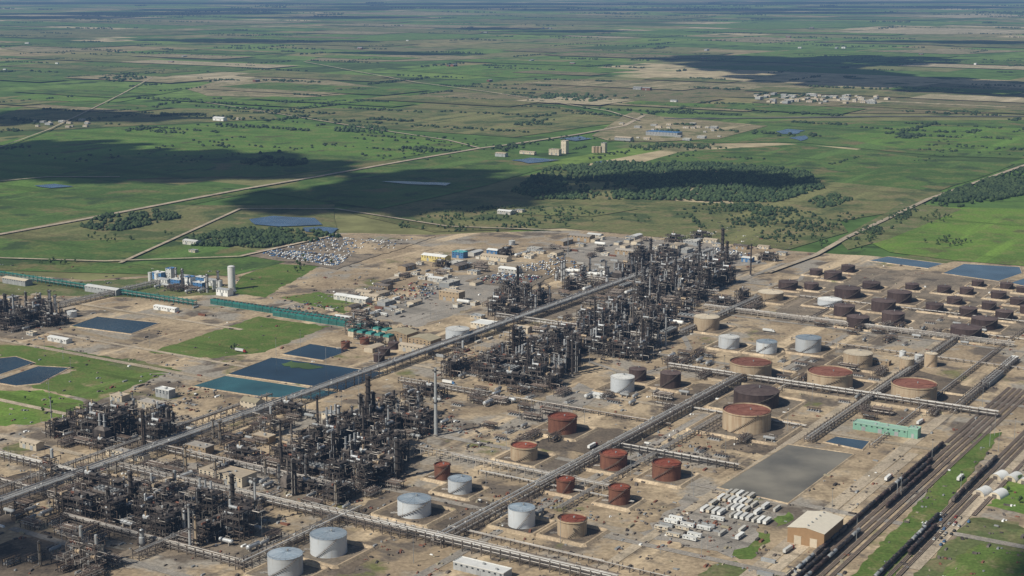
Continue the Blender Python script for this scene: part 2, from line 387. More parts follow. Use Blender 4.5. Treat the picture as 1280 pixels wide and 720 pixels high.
for p,m in [([(188,440),(322,396),(412,408),(330,440),(262,448)],grassg),
 ([(-40,488),(55,488),(125,510),(40,530),(-40,534)],grassb),
 ([(30,482),(110,458),(205,468),(120,502)],grassg),
 ([(-40,430),(60,432),(230,464),(150,470),(-40,446)],grassg),
 ([(-40,352),(100,352),(190,347),(340,365),(200,372),(-40,368)],grassd),
 ([(350,372),(400,365),(470,380),(430,392)],grassg),
 ([(340,330),(400,332),(330,372),(290,366),(300,345)],grassg),
 ([(1236,632),(1265,596),(1330,590),(1330,655)],grassb),
 ([(1120,740),(1215,646),(1270,652),(1330,690),(1330,740)],grassd),
 ([(1190,700),(1225,680),(1330,700),(1330,740),(1160,740)],grassg),
 ([(905,692),(938,662),(966,668),(940,700)],grassg),
 ([(870,718),(905,700),(990,720),(985,740),(860,740)],grassd),
 ([(965,650),(985,640),(990,650),(975,660)],grassg),
 ([(130,455),(160,448),(215,460),(180,466)],grassd),
 ([(1100,322),(1150,318),(1200,326),(1160,332)],grassd),
 ([(0,560),(30,552),(60,560),(20,566)],grassd),
 ]:
    patch('grass_patch',p,m,.02+zz(),'rough mown grass on bare soil',8,3)
for p,m in [([(-30,610),(40,588),(110,605),(20,640),(-30,640)],bundsoil),([(-30,690),(60,665),(170,690),(90,720),(-30,730)],bundsoil),([(830,500),(880,478),(920,486),(900,505)],bundsoil),([(440,640),(500,605),(640,630),(590,668)],bundsoil),
 ([(700,318),(760,296),(900,305),(960,330),(760,345)],greyg),([(470,395),(560,345),(660,340),(600,380),(520,410)],greyg),([(320,625),(360,560),(500,520),(540,560),(500,600),(440,630)],unitsoil),([(690,440),(735,400),(840,385),(850,430),(790,450)],unitsoil),([(600,475),(640,440),(720,432),(725,470),(690,488)],unitsoil),
 ([(150,695),(180,620),(330,640),(330,695)],unitsoil),([(800,670),(860,620),(970,642),(920,695)],greyg),([(960,470),(1010,440),(1100,455),(1060,500)],bundsoil),([(-20,420),(0,375),(90,385),(100,405),(30,425)],unitsoil),
 ([(900,560),(960,520),(1020,530),(960,570)],bundsoil),([(1085,480),(1150,462),(1230,490),(1180,512)],bundsoil),([(660,560),(720,530),(830,545),(760,570)],bundsoil),
 ([(50,550),(110,525),(250,535),(200,565)],unitsoil),([(150,610),(200,578),(330,575),(345,610),(260,630)],greyg),([(70,650),(130,605),(200,615),(160,680)],unitsoil),([(770,370),(800,322),(905,322),(915,352),(868,380)],unitsoil),([(600,400),(630,372),(760,350),(780,372),(690,400)],unitsoil),([(970,400),(980,352),(1060,332),(1290,352),(1320,410),(1200,430)],unitsoil),
 ([(330,700),(380,670),(470,680),(440,720)],bundsoil),([(640,520),(720,480),(760,490),(690,530)],greyg)]:
    patch('packed_ground',p,m,.02+zz(),'packed dark soil among plant equipment',10,5)
PD=[([(897,610),(985,556),(1068,568),(985,630)],w_grey,'rectangular silty grey settling pond'),
 ([(1030,553),(1045,546),(1088,552),(1078,563)],w_slate,'small shallow grey pond beside the settling pond'),
 ([(240,483),(282,470),(425,491),(392,500),(330,497)],w_teal,'long teal process water pond'),
 ([(284,468),(340,447),(482,466),(430,489)],w_dark,'large dark blue process water pond'),
 ([(352,443),(388,430),(440,438),(404,451)],w_dark,'small dark water basin'),
 ([(88,408),(122,396),(200,404),(164,418)],w_dark,'small dark blue rectangular pond'),
 ([(-40,452),(20,446),(44,454),(0,469),(-40,474)],w_dark,'dark blue water pond with grass banks'),
 ([(-10,478),(48,458),(88,460),(50,480),(20,483)],w_dark,'dark blue oblong water basin'),
 ([(1178,342),(1205,330),(1275,334),(1278,342),(1248,352)],w_slate,'slate blue rectangular pond'),
 ([(1085,326),(1110,321),(1180,330),(1160,336)],w_slate,'shallow slate blue pond'),
 ([(1262,354),(1290,345),(1330,350),(1300,362)],w_slate,'slate blue water basin')]
for p,m,l in PD:
    g=[G(*q) for q in p]; blkpoly.append(g)
    patch('pond',p,m,.36+zz(),l,10,.8); berm(g,3,.9,label='earth bank around a pond')
patch('algae_patch',[(350,456),(362,452),(385,455),(402,460),(385,462),(360,459)],w_green,.75,'floating green algae on the pond',6,3)
for p,l in [([(312,275),(345,271),(390,274),(400,282),(350,284),(320,282)],'small blue prairie lake'),
 ([(375,286),(400,284),(425,287),(415,293),(385,291)],'small blue prairie lake'),
 ([(475,228),(500,227),(565,230),(560,233),(510,231)],'narrow shallow slough in a field'),
 ([(40,233),(70,231),(90,234),(65,236)],'small slough in a green field'),
 ([(970,165),(985,162),(1005,164),(995,168),(978,168)],'shallow wetland pool in a pasture'),
 ([(640,201),(665,198),(700,201),(660,205)],'small pond beside a plant'),
 ([(740,204),(755,202),(770,205),(752,207)],'small slough in a green field'),
 ([(988,173),(1005,170),(1012,174),(1000,177)],'shallow wetland pool in a pasture'),
 ([(700,174),(725,171),(740,174),(720,177)],'shallow pond beside a gravel lot')]:
    patch('pond',p,w_blue,1.8+zz(),l,30,5)
def GP(*p): return [G(*q) for q in p]
roadsfar=[(GP((-80,306),(0,294),(100,276),(200,257),(300,238),(400,221),(500,203),(600,186),(640,181)),14,gravel,'pale rural highway crossing the fields'),
(GP((640,181),(720,169),(780,158),(805,145)),14,gravel,'pale rural highway crossing the fields'),
(GP((150,330),(300,262),(420,262),(560,284),(700,289)),7,gravel,'narrow gravel road around the site'),
(GP((830,149),(960,148),(1100,146),(1400,146)),24,asph,'dark paved highway across the plain'),
(GP((960,342),(1020,320),(1060,297),(1110,274),(1160,250),(1290,204),(1400,168)),10,gravel,'gravel road beside a green field'),
(GP((-100,236),(60,222),(150,222)),9,gravel,'narrow farm road'),
(GP((-100,208),(0,186),(60,164),(110,140),(150,120),(190,98)),6,gravel,'straight gravel farm road'),
(GP((600,186),(560,176),(440,158),(330,140),(240,126)),8,gravel,'narrow farm road'),
(GP((380,78),(520,104),(610,116),(760,140),(800,152)),9,gravel,'straight gravel farm road'),
(GP((-60,322),(130,328),(300,322),(420,295)),7,gravel,'gravel road beside a field')]
for i,(p,w,m,l) in enumerate(roadsfar): strip('road',p,w,4.6+.05*i if i in (6,8) else 2.2+.05*i,m,l)
def sline(u,v,d,L0,L1):
    x,y=G(u,v); D=AX if d=='a' else BX
    return [(x+D[0]*L0,y+D[1]*L0),(x+D[0]*L1,y+D[1]*L1)]
for (u,v,d,a,b,w,m) in [(300,505,'a',-600,150,7,greyg),(560,700,'a',-100,900,8,greyg),(740,720,'a',-50,900,9,gravel),(960,700,'a',-60,900,12,gravel),(1150,560,'a',-500,-20,10,gravel),
  (0,545,'b',-100,500,8,gravel),(0,500,'b',-100,300,8,gravel),(120,690,'b',-100,500,8,greyg),(420,520,'b',-100,720,9,greyg),(600,470,'b',-100,720,8,gravel),(700,425,'b',-100,800,9,greyg),(760,375,'b',-200,700,8,greyg),
  (0,425,'b',-100,420,9,gravel),(480,610,'b',-60,420,8,greyg),(880,370,'a',-50,300,8,greyg),(1230,620,'a',-200,300,9,gravel),(200,440,'b',-200,260,7,gravel),(900,350,'b',-300,600,8,greyg),(100,380,'b',-100,300,8,gravel)]:
    strip('road',sline(u,v,d,a,b),w,.02+zz(),m,'packed gravel site road between plant areas')
patch('grass_patch',[(1052,735),(1225,543),(1252,541),(1108,735)],grassg,.04+zz(),'long green grass strip between railway sidings',8,2)
strip('road',GP((700,440),(790,470),(850,455),(862,435),(850,412),(862,398),(900,385),(960,366)),7,.02+zz(),greyg,'curving grey site road around the process area')
strip('road',GP((1010,335),(1000,350),(960,366)),7,.02+zz(),greyg,'curving grey site road around the process area')
# ------------------------------------------------------------ tanks
def stairs_mesh(r,h,a0,a1):
    mb=MB(); n=max(10,int(h/1.0)); 
    for i in range(n):
        t=a0+(a1-a0)*i/n; z=h*(i+1)/n
        mb.box((r+.75)*math.cos(t),(r+.75)*math.sin(t),z-.1,1.3,r*(abs(a1-a0)/n)*1.05,.2,t)
        if i%2==0: mb.box((r+1.35)*math.cos(t),(r+1.35)*math.sin(t),z+.5,.1,.1,1.1,t)
        if i: 
            t0=a0+(a1-a0)*(i-1)/n; mb.beam(((r+1.35)*math.cos(t0),(r+1.35)*math.sin(t0),z),((r+1.35)*math.cos(t),(r+1.35)*math.sin(t),z+1),.12)
    return mb
TK={'white':(whites,greyr,'cone','silvery white storage tank with blue grey conical roof','white storage tanks'),
'silver':(whites,white,'cone','pale steel storage tank with white roof','white storage tanks'),
'red':(beiges,rustroof,'float','pale storage tank with rust red floating roof','rust roofed storage tanks'),
'redbig':(beiges,rustroof2,'float','large tan storage tank with maroon floating roof','large maroon roofed storage tanks'),
'brown':(rusts,rustroof,'float','rust brown storage tank with red roof','rust brown storage tanks'),
'dark':(darkt,darkr,'cone','dark brown storage tank inside an earth bund','dark brown storage tanks'),
'beige':(beiges,cream,'cone','beige steel storage tank with pale roof','beige storage tanks')}
def tank(u,v,wp,hp,kind,bund=1.75,st=.6):
    x,y=G(u,v); s=S(v); r=wp*s/2; h=hp*s*1.06
    sm,rm,ty,lab,grp=TK[kind]; n=40
    sh=MB(); 
    if ty=='cone': sh.cyl(0,0,0,h,r,n,cap=False)
    else: sh.cyl(0,0,0,h,r,n,cap=False); sh.cyl(0,0,h,h*.6,r-.3,n,cap=False)
    for q in (.02,.3,.55,.78): sh.ring(0,0,h*q,r-.05,r+.09,.12,n)
    sh.ring(0,0,h-(.3 if ty=='cone' else 1.0),r-.05,r+(.25 if ty=='cone' else .8),.25,n)
    rf=MB()
    if ty=='cone':
        rf.cyl(0,0,h,h+r*.10,r+.15,n,r2=.4)
        for i in range(0,16): 
            t=i*math.pi/8; rf.beam((r*math.cos(t),r*math.sin(t),h+.05),(.5*math.cos(t),.5*math.sin(t),h+r*.1+.05),.16)
    else:
        rf.cyl(0,0,h-1.5,h-1.3,r-.45,n); rf.ring(0,0,h-1.28,r*.86,r*.88,.4,n); rf.ring(0,0,h-1.28,r*.4,r*.41,.25,24)
        for i in range(8):
            t=i*math.pi/4+.2; rf.cyl(r*.7*math.cos(t),r*.7*math.sin(t),h-1.3,h-.3,.25,6)
        rf.beam((r*.95,0,h),(0,0,h-1.1),.7)
    st_=stairs_mesh(r,h,rad(R.choice([215,235,250])),rad(R.choice([300,315,330])))
    rl=MB(); m=24
    for i in range(m):
        t=i*2*math.pi/m; t2=(i+1)*2*math.pi/m
        rl.box(r*math.cos(t),r*math.sin(t),h+.55,.1,.1,1.1); rl.beam((r*math.cos(t),r*math.sin(t),h+1.1),(r*math.cos(t2),r*math.sin(t2),h+1.1),.1)
    vt=MB(); vt.cyl(r*.15,r*.1,h+(r*.08 if ty=='cone' else -1.3),h+(r*.1+1.2 if ty=='cone' else .2),.6,8); vt.cyl(r*.15,r*.1,h+(r*.1+1.2 if ty=='cone' else .2),h+(r*.1+1.7 if ty=='cone' else .6),.9,8)
    vv=MB(); vv.tube((-r-6,0,.8),(-r+.2,0,.8),.4,8); vv.box(-r-3,0,1.2,1,1,1.6); vv.tube((-r-6,2,.8),(-r+.5,2,.8),.3,8); vv.ring(0,0,-.1,r-.1,r+.9,.35,n)
    parts=[('shell',sh.mesh('tank_shell',sm)),('roof',rf.mesh('tank_roof',rm)),('stairway',st_.mesh('tank_stairway',steel2)),('railing',rl.mesh('tank_railing',steel2),None,'roof'),('roof_vent',vt.mesh('tank_vent',greyp),None,'roof'),('inlet_pipe',vv.mesh('tank_inlet',pipeA))]
    Proto('storage_tank','storage tank',lab,parts).place(x,y,R.uniform(-.2,.2),group=grp)
    block(x,y,r+4)
    if bund:
        d=r*bund; cb,ca=to_site((x,y)); o=R.uniform(-.1,.1)*r; e2=R.uniform(1,1.18)
        pts=[from_site(cb+i*d*e2+o,ca+j*d) for i,j in ((-1,-1),(1,-1),(1,1),(-1,1))]
        q=[]
        for i in range(4):
            p=pts[i]; a=pts[i-1]; b=pts[(i+1)%4]
            q.append((p[0]+(a[0]-p[0])*.04,p[1]+(a[1]-p[1])*.04)); q.append((p[0]+(b[0]-p[0])*.04,p[1]+(b[1]-p[1])*.04))
        patch('bund_floor',q,bundsoil if R.random()<.75 else unitsoil,.05+zz(),'dark compacted soil floor of a tank bund',12,1,ground=True)
        berm(q,5.5,2.2)
    if R.random()<st:
        dx,dy=R.uniform(.3,.8)*r,R.uniform(-.5,.3)*r; n=26; rr=r*R.uniform(1.0,1.3)
        pts=[(x+dx+rr*math.cos(t*2*math.pi/n)*R.uniform(.8,1.1),y+dy+rr*math.sin(t*2*math.pi/n)*R.uniform(.75,1.1)) for t in range(n)]
        patch('soil_stain',pts,stain,.06+zz(),'oily dark stain on bund soil',50,0,ground=True)
for t in [(357,716,44,24,'white'),(411,690,46,23,'white'),(518,642,42,19,'white'),(575,614,30,16,'white'),(553,598,20,18,'brown'),(652,656,34,22,'white'),(715,667,37,20,'red'),
 (655,573,34,17,'red'),(703,539,36,19,'brown'),(767,584,34,18,'brown'),(833,597,36,19,'brown'),(707,614,23,16,'brown'),(774,628,27,20,'brown'),
 (778,488,30,17,'silver'),(797,475,22,14,'dark'),(838,483,26,17,'dark'),(933,535,60,23,'redbig'),(945,506,56,18,'dark'),(938,470,52,18,'redbig'),(1037,483,56,19,'redbig'),(1142,499,56,20,'redbig'),
 (1010,438,32,16,'white'),(958,440,26,13,'white'),(911,434,26,13,'silver'),(883,411,32,15,'beige'),(1072,456,36,15,'beige'),(572,426,30,15,'silver'),
 (963,374,32,9,'beige'),(1037,381,30,7,'silver')]:
    tank(*t,bund=1.65)
for t in [(985,361,24,9),(1014,362,18,8),(1041,349,22,9),(1060,340,17,8),(1059,371,32,11),(1089,361,22,8),(1124,377,30,12),(1104,388,30,12),(1055,394,26,12),
 (1072,408,28,12),(1116,404,28,13),(1168,389,22,9),(1193,380,19,8),(1180,366,17,8),(1208,368,17,8),(1222,358,15,7),(1210,395,22,10),(1236,387,18,9),(1248,373,19,8),(1258,361,16,7),
 (1207,422,38,13),(1230,410,32,12),(1255,399,22,10),(1272,381,19,8),(1285,392,20,9),(1020,344,16,7),(1140,362,17,7),(1278,366,15,7)]:
    tank(*t,'dark',bund=1.5,st=.35)
for t in [(480,444,16,9,'dark'),(492,436,14,8,'dark'),(474,452,14,9,'dark'),(456,430,12,8,'brown'),(432,436,11,9,'brown'),(1133,462,18,14,'beige'),(1163,458,16,16,'beige'),(1148,452,10,8,'silver'),(1128,446,8,7,'silver'),
 (640,306,8,5,'silver'),(62,400,12,8,'silver'),(90,396,12,7,'silver'),(45,376,12,8,'beige'),(548,323,14,6,'beige')]:
    tank(*t,bund=0,st=.2)
# ------------------------------------------------------------ pipe racks
def rack(u,v,d,L,w=10,h=8,levels=2,n=8,frame=None,mats=None,sp=9,rs=(.15,.2,.28,.4),name='pipe_rack',label='steel pipe rack carrying parallel pipelines'):
    frame=frame or steel2; mats=mats or [pipeA,pipeC,pipeA,pipeC,pipeB]
    x,y=G(u,v); rz=AZ+(math.pi/2 if d=='a' else 0)
    D=AX if d=='a' else BX
    for i in range(int(L/9)+1): block(x+D[0]*i*9,y+D[1]*i*9,w/2+1)
    e=bpy.data.objects.new(name,None); link(e); e.location=(x,y,.1); e.rotation_euler=(0,0,rz); meta(e,label,name.replace('_',' '),name.replace('_',' ')+'s across the refinery')
    b=MB()
    hs=[h-(levels-1-i)*3.0 for i in range(levels)]
    for s in (-1,1): b.box(0,s*w/2,hs[-1]/2+.6,.6,.6,hs[-1]+1.2)
    for q in hs: b.box(0,0,q-.3,.6,w,.5)
    if h>4: b.beam((0,-w/2,.5),(0,w/2,hs[0]-.5),.25)
    bm=b.mesh('rack_bent',frame); sp=max(sp,L/98)
    for i in range(int(L/sp)+1):
        c=bpy.data.objects.new('support_frame',bm); link(c); c.parent=e; c.location=(i*sp,0,0)
    if h>4:
        for q in hs:
            for s in (-1,1):
                lg=MB(); lg.box(L/2,s*w/2,q-.35,L,.3,.45)
                c=bpy.data.objects.new('side_beam',lg.mesh('rack_beam',frame)); link(c); c.parent=e
    for q in hs:
        yy=-w/2+.8
        while yy<w/2-.6:
            r=R.choice(rs); m=R.choice(mats)
            a=R.choice([0,0,0,L*.25,L*.4]); z=R.choice([L,L,L,L*.7]); 
            pm=MB(); pm.tube((a,yy,q+r),(z,yy,q+r),r,6)
            t=a+R.uniform(20,90)
            while t<z-8 and h>4:
                if R.random()<.5: pm.box(t,yy,q+r+.1,1.2,r*2.8,r*2.8+.5)
                else:
                    pm.tube((t,yy,q+r),(t,yy,q+2.2),r,5); pm.tube((t,yy,q+2.2),(t+4,yy,q+2.2),r,5); pm.tube((t+4,yy,q+2.2),(t+4,yy,q+r),r,5)
                t+=R.uniform(50,140)
            c=bpy.data.objects.new('pipe',pm.mesh('rack_pipe',m)); link(c); c.parent=e
            yy+=2*r+w/n*R.uniform(.4,1.0)
rack(-60,660,'a',1500,13,10,2,15,mats=[pipeA,pipeC,silver,pipeB,pipeC],rs=(.25,.35,.45,.5))
rack(-20,625,'a',380,7,7,1,6)
rack(545,684,'a',640,10,8,2,10,rs=(.2,.3,.4,.45))
rack(385,641,'b',300,10,8,2,10,rs=(.2,.3,.4))
rack(300,714,'a',150,9,8,2,8)
rack(150,588,'b',330,8,8,2,8)
rack(-30,566,'b',160,8,7,2,7)
rack(500,562,'b',240,6,6,1,7,frame=conc)
rack(836,461,'b',380,8,7,2,8)
rack(1010,553,'a',520,8,6,2,8)
rack(1190,517,'a',260,8,6,2,8)
rack(880,386,'b',420,8,6,2,8,frame=conc)
rack(-40,339,'b',480,8,7,2,6,frame=greend,mats=[greend,pipeB,greend,pipeA])
rack(60,388,'a',220,10,7,2,8,frame=conc,mats=[pipeC,pipeA])
rack(560,662,'b',210,6,3,1,6)
rack(770,560,'b',130,7,6,2,6,frame=steel)
rack(500,478,'b',120,7,6,2,6)
rack(600,592,'b',160,6,3,1,7)
rack(700,640,'a',330,6,4,1,7)
rack(850,420,'a',260,8,7,2,8)
rack(620,400,'b',250,8,9,2,8)
rack(730,352,'b',220,8,9,2,8)
rack(180,560,'b',260,7,7,2,7)
rack(990,425,'b',300,5,3,1,5); rack(1000,372,'b',350,5,3,1,5); rack(1090,560,'a',640,5,3,1,5)
rack(80,650,'b',200,7,6,2,6); rack(170,700,'a',170,7,7,2,6); rack(-20,600,'b',110,7,6,2,6); rack(820,505,'b',170,6,3,1,6); rack(880,545,'a',250,6,3,1,5); rack(640,500,'b',190,5,3,1,5)
rack(1120,470,'a',280,4,2,1,4); rack(1000,405,'a',160,4,2,1,4); rack(1150,410,'b',200,4,2,1,4)
# ------------------------------------------------------------ process equipment prototypes
def steel_structure(nx,ny,nl,bx,by,hl,fm,seed):
    r=random.Random(seed); fr=MB(); X=nx*bx/2;Y=ny*by/2
    for i in range(nx+1):
        for j in range(ny+1):
            top=nl*hl+(1.2 if r.random()<.6 else -hl)
            fr.box(-X+i*bx,-Y+j*by,top/2,.6,.6,top)
    for l in range(1,nl+1):
        z=l*hl
        for j in range(ny+1): fr.box(0,-Y+j*by,z,2*X,.4,.5)
        for i in range(nx+1): fr.box(-X+i*bx,0,z-.01,.4,2*Y,.5)
        for s in (-1,1): fr.box(0,s*(Y+.3),z+1.2,2*X,.12,.12); fr.box(s*(X+.3),0,z+1.2,.12,2*Y,.12)
        for s in (-1,1):
            i=r.randrange(nx); fr.beam((-X+i*bx,s*Y,z-hl),(-X+(i+1)*bx,s*Y,z),.25)
            j=r.randrange(ny); fr.beam((s*X,-Y+j*by,z-hl),(s*X,-Y+(j+1)*by,z),.25)
    parts=[('steel_frame',fr.mesh('frame',fm))]
    for l in range(1,nl+1):
        d=MB(); w=r.uniform(.4,.95); q=r.choice([-1,1]); d.box(q*X*(1-w),0,l*hl+.34,2*X*w,2*Y,.12); parts.append(('deck',d.mesh('deck',steel2 if l%2 else steel)))
    for k in range(nx*ny+6):
        l=r.randrange(nl+1); v=MB(); x=r.uniform(-X*.8,X*.8); y=r.uniform(-Y*.8,Y*.8); z=l*hl+.4; m=r.choice([silver,silver,greyp,steel,steel2,steel,beiges,steel2,rusts])
        if r.random()<.65:
            rr=r.uniform(.8,1.6); ln=r.uniform(4,9); v.tube((x-ln/2,y,z+rr+.5),(x+ln/2,y,z+rr+.5),rr,12); v.box(x-ln/3,y,z+.5,.5,rr*1.6,1); v.box(x+ln/3,y,z+.5,.5,rr*1.6,1)
        else:
            rr=r.uniform(.7,1.6); hh=r.uniform(4,8); v.cyl(x,y,z,z+hh,rr,12,cap=False); v.dome(x,y,z+hh,rr,rr*.5)
        parts.append(('vessel',v.mesh('vessel',m)))
    for m in (pipeB,pipeA):
        pw=MB()
        for k in range(24):
            x=r.uniform(-X,X);y=r.uniform(-Y,Y);z=r.uniform(1,nl*hl+1); rr=r.choice([.18,.25,.35])
            a=(x,y,z); ax=r.choice([0,0,1,1,2]); b=[x,y,z]; b[ax]+=r.uniform(4,13)*r.choice([-1,1]); b[2]=max(.5,b[2]); pw.tube(a,b,rr,5)
            ax2=(ax+1)%3; c=list(b); c[ax2]+=r.uniform(2,6)*r.choice([-1,1]); c[2]=max(.5,c[2]); pw.tube(b,c,rr,5)
        parts.append(('pipework',pw.mesh('pipework',m)))
    return Proto('process_structure','process structure','multi level steel frame packed with vessels and pipes',parts)
def column(r_,h,mat,seed,plats=4,lab='slender distillation column with ring platforms'):
    r=random.Random(seed); s=MB(); s.cyl(0,0,0,h*.06,r_*1.15,14,cap=False); s.cyl(0,0,h*.06,h*.6,r_,14,cap=False)
    r2=r_*r.choice([1,.8,.7]); s.cyl(0,0,h*.6,h*.64,r_,14,r2=r2,cap=False); s.cyl(0,0,h*.64,h,r2,14,cap=False); s.dome(0,0,h,r2,r2*.6,14)
    parts=[('shell',s.mesh('column_shell',mat))]
    pl=MB(); pl.ring(0,0,0,r_*.7,r_+1.3,.15,14)
    for i in range(14):
        t=i*math.pi/7; t2=(i+1)*math.pi/7; q=r_+1.25; pl.box(q*math.cos(t),q*math.sin(t),.6,.1,.1,1.1); pl.beam((q*math.cos(t),q*math.sin(t),1.15),(q*math.cos(t2),q*math.sin(t2),1.15),.12)
    pm=pl.mesh('ring_platform',steel)
    for i in range(plats): parts.append(('platform',pm,(0,0,h*(.25+.72*i/max(1,plats-1)))))
    la=MB(); 
    for s_ in (-.3,.3): la.box(r_+.5,s_,h*.49,.1,.1,h*.97)
    for i in range(int(h/1.5)): la.box(r_+.5,0,1+i*1.5,.08,.6,.08)
    parts.append(('ladder',la.mesh('ladder',steel)))
    pp=MB(); x=-(r_+.8); pp.tube((x,0,2),(x,0,h+1.5),.35,6); pp.tube((x,0,h+1.5),(0,0,h+1.8),.35,6); pp.tube((x*.7,x*.7,2),(x*.7,x*.7,h*.6),.28,6); pp.tube((x,0,2),(x-6,0,2),.35,6)
    parts.append(('overhead_pipe',pp.mesh('overhead_pipe',r.choice([pipeA,pipeB,silver]))))
    return Proto('distillation_column','distillation column',lab,parts)
def heater(seed,n=2,h=34):
    b=MB(); b.box(0,0,7.5,14,8,9)
    rf=MB(); rf.box(0,0,13.5,13,7.6,3,taper=.55)
    lg=MB()
    for i in (-6,-2,2,6):
        for j in (-3.5,3.5): lg.box(i,j,1.5,.5,.5,3)
    for z in (5,8,11): lg.ring(0,0,z,7.2,7.3,.1,4)
    parts=[('firebox',b.mesh('firebox',steel if seed%2 else steel2)),('hood',rf.mesh('hood',steel2)),('support_legs',lg.mesh('legs',steel))]
    sm=MB(); sm.cyl(0,0,14,h,1.1,12,r2=.85,cap=False); sm.ring(0,0,h-.4,.75,1.0,.5,12); sm.ring(0,0,h*.75,.9,1.9,.15,12); sm.cyl(0,0,14,14.1,1.05,12)
    m=sm.mesh('heater_stack',silver if seed%2 else steel2)
    for i in range(n): parts.append(('stack',m,((i-(n-1)/2)*6,0,0)))
    return Proto('fired_heater','furnace','boxy process furnace with exhaust stacks',parts)
def aircooler():
    f=MB(); 
    for i in range(4):
        for j in (-4,4): f.box(-13.5+i*9,j,4.5,.5,.5,9)
    for z in (5,8.6): f.box(0,-4,z,27,.35,.4); f.box(0,4,z,27,.35,.4)
    parts=[('steel_frame',f.mesh('cooler_frame',steel))]
    b=MB(); b.box(0,0,9.8,28,9.4,1.8); parts.append(('tube_bundle',b.mesh('cooler_bundle',steel2)))
    fm=MB(); fm.cyl(0,0,0,1.3,1.9,14,cap=False); fm.ring(0,0,1.2,1.8,2.1,.2,14); fm.box(0,0,.6,3.4,.4,.1); fm.box(0,0,.7,.4,3.4,.1); fm=fm.mesh('cooler_fan',greyp)
    for i in range(6):
        for j in (-1,1): parts.append(('fan',fm,(-11.5+i*4.6,j*2.3,10.7)))
    return Proto('air_cooler','air cooler','long raised bank of cooling fans on steel legs',parts)
def drum(r_,l,mat):
    b=MB(); b.tube((-l/2,0,r_+2),(l/2,0,r_+2),r_,14,cap=False)
    for s in (-1,1): b.tube((s*l/2,0,r_+2),(s*(l/2+r_*.45),0,r_+2),r_,14,r2=r_*.55)
    sd=MB(); sd.box(0,0,(r_+1.2)/2,.8,r_*1.7,r_+1.2); sd=sd.mesh('drum_saddle',conc)
    pp=MB(); pp.tube((0,0,2*r_+2),(0,0,2*r_+4),.25,6); pp.tube((0,0,2*r_+4),(4,0,2*r_+4),.25,6); pp.tube((4,0,2*r_+4),(4,4,.5),.25,6); pp.box(0,0,2*r_+2.1,l*.6,1,.12)
    return Proto('pressure_vessel','pressure vessel','horizontal cylindrical pressure vessel on concrete saddles',[('shell',b.mesh('drum_shell',mat)),('saddle',sd,(-l*.3,0,0)),('saddle',sd,(l*.3,0,0)),('pipe',pp.mesh('drum_pipe',pipeA))])
def exch(seed):
    r=random.Random(seed); f=MB()
    for i in range(3):
        for j in range(2): f.box(-7+i*7,-3+j*6,3,.45,.45,6)
    for j in (-3,3): f.box(0,j,3,14,.3,.35); f.box(0,j,6,14,.3,.35)
    parts=[('steel_frame',f.mesh('exch_frame',steel))]
    for k in range(4):
        t=MB(); y=-2+ (k%2)*4; z=1.3+3*(k//2)+.9; t.tube((-6,y,z),(5,y,z),.8,10); t.tube((-6.6,y,z),(-6,y,z),1.05,10); parts.append(('heat_exchanger',t.mesh('exchanger',r.choice([silver,pipeB,beiges,greyp,steel2]))))
    pw=MB()
    for k in range(12):
        x=r.uniform(-7,7); pw.tube((x,-5,r.uniform(1,7)),(x,5,r.uniform(1,7)),.2,5); y=r.uniform(-4,4); pw.tube((-9,y,7),(9,y,7),.18,5)
    parts.append(('pipework',pw.mesh('exch_pipes',pipeB)))
    return Proto('exchanger_bank','heat exchanger','stacked heat exchangers on a low steel frame',parts)
def pumps():
    s=MB(); s.box(0,0,.15,14,9,.3); p=MB()
    p.box(0,-1,.9,1.1,2.6,1.1); p.tube((0,.5,1.1),(0,2.4,1.1),.55,8); p.tube((0,1.5,1.2),(0,1.5,3.6),.2,5); p=p.mesh('pump',greyp)
    q=MB(); 
    for j in range(4): q.tube((-7.5,-3+j*.9,3.4+(j%2)*.5),(7.5,-3+j*.9,3.4+(j%2)*.5),.25,6)
    for j in range(3): q.tube((-6+5*j,1.5,3.6),(-6+5*j,-4,3.6),.2,5)
    for x in (-6.5,0,6.5): q.box(x,-1.8,1.7,.3,.3,3.4)
    return Proto('pump_station','pump','row of process pumps on a concrete slab',[('slab',s.mesh('pump_slab',conc)),('pipework',q.mesh('pump_pipes',pipeB))]+[('pump',p,(-5.5+i*2.7,0,0)) for i in range(5)])
def manifold(seed):
    r=random.Random(seed); f=MB()
    for i in range(4):
        for j in (-5,0,5): f.box(-9+i*6,j,3,.4,.4,6)
    for i in range(4):
        for z in (3,6): f.box(-9+i*6,0,z,.35,10,.35)
    p=MB(); q=MB()
    for z in (3.2,6.2):
        y=-4.6
        while y<4.8:
            rr=r.choice([.2,.3,.4]); (p if r.random()<.5 else q).tube((-12+r.uniform(0,4),y,z+rr),(12-r.uniform(0,4),y,z+rr),rr,6); y+=r.uniform(.8,1.6)
    for k in range(9): x=r.uniform(-9,9); q.tube((x,-6,r.uniform(.5,7)),(x,6,7.4),.22,5); p.tube((x+1,r.uniform(-5,5),.5),(x+1,r.uniform(-5,5),8),.2,5)
    return Proto('pipe_manifold','pipework','low steel frame crowded with parallel process pipes',[('steel_frame',f.mesh('man_frame',steel)),('insulated_pipework',p.mesh('man_p',pipeA)),('rusty_pipework',q.mesh('man_q',pipeB))])
ST=[steel_structure(3,2,4,6,6,5,steel,1),steel_structure(2,2,5,6,6,5,steel,2),steel_structure(4,2,3,6,6,5,steel,3),steel_structure(3,3,4,6,5,5.5,steel,4),steel_structure(2,1,4,7,7,5.5,steel2,5),steel_structure(5,2,2,6,6,5.5,steel,6),steel_structure(4,3,3,6,6,5,steel,7),steel_structure(2,2,7,6,6,5,steel,8)]
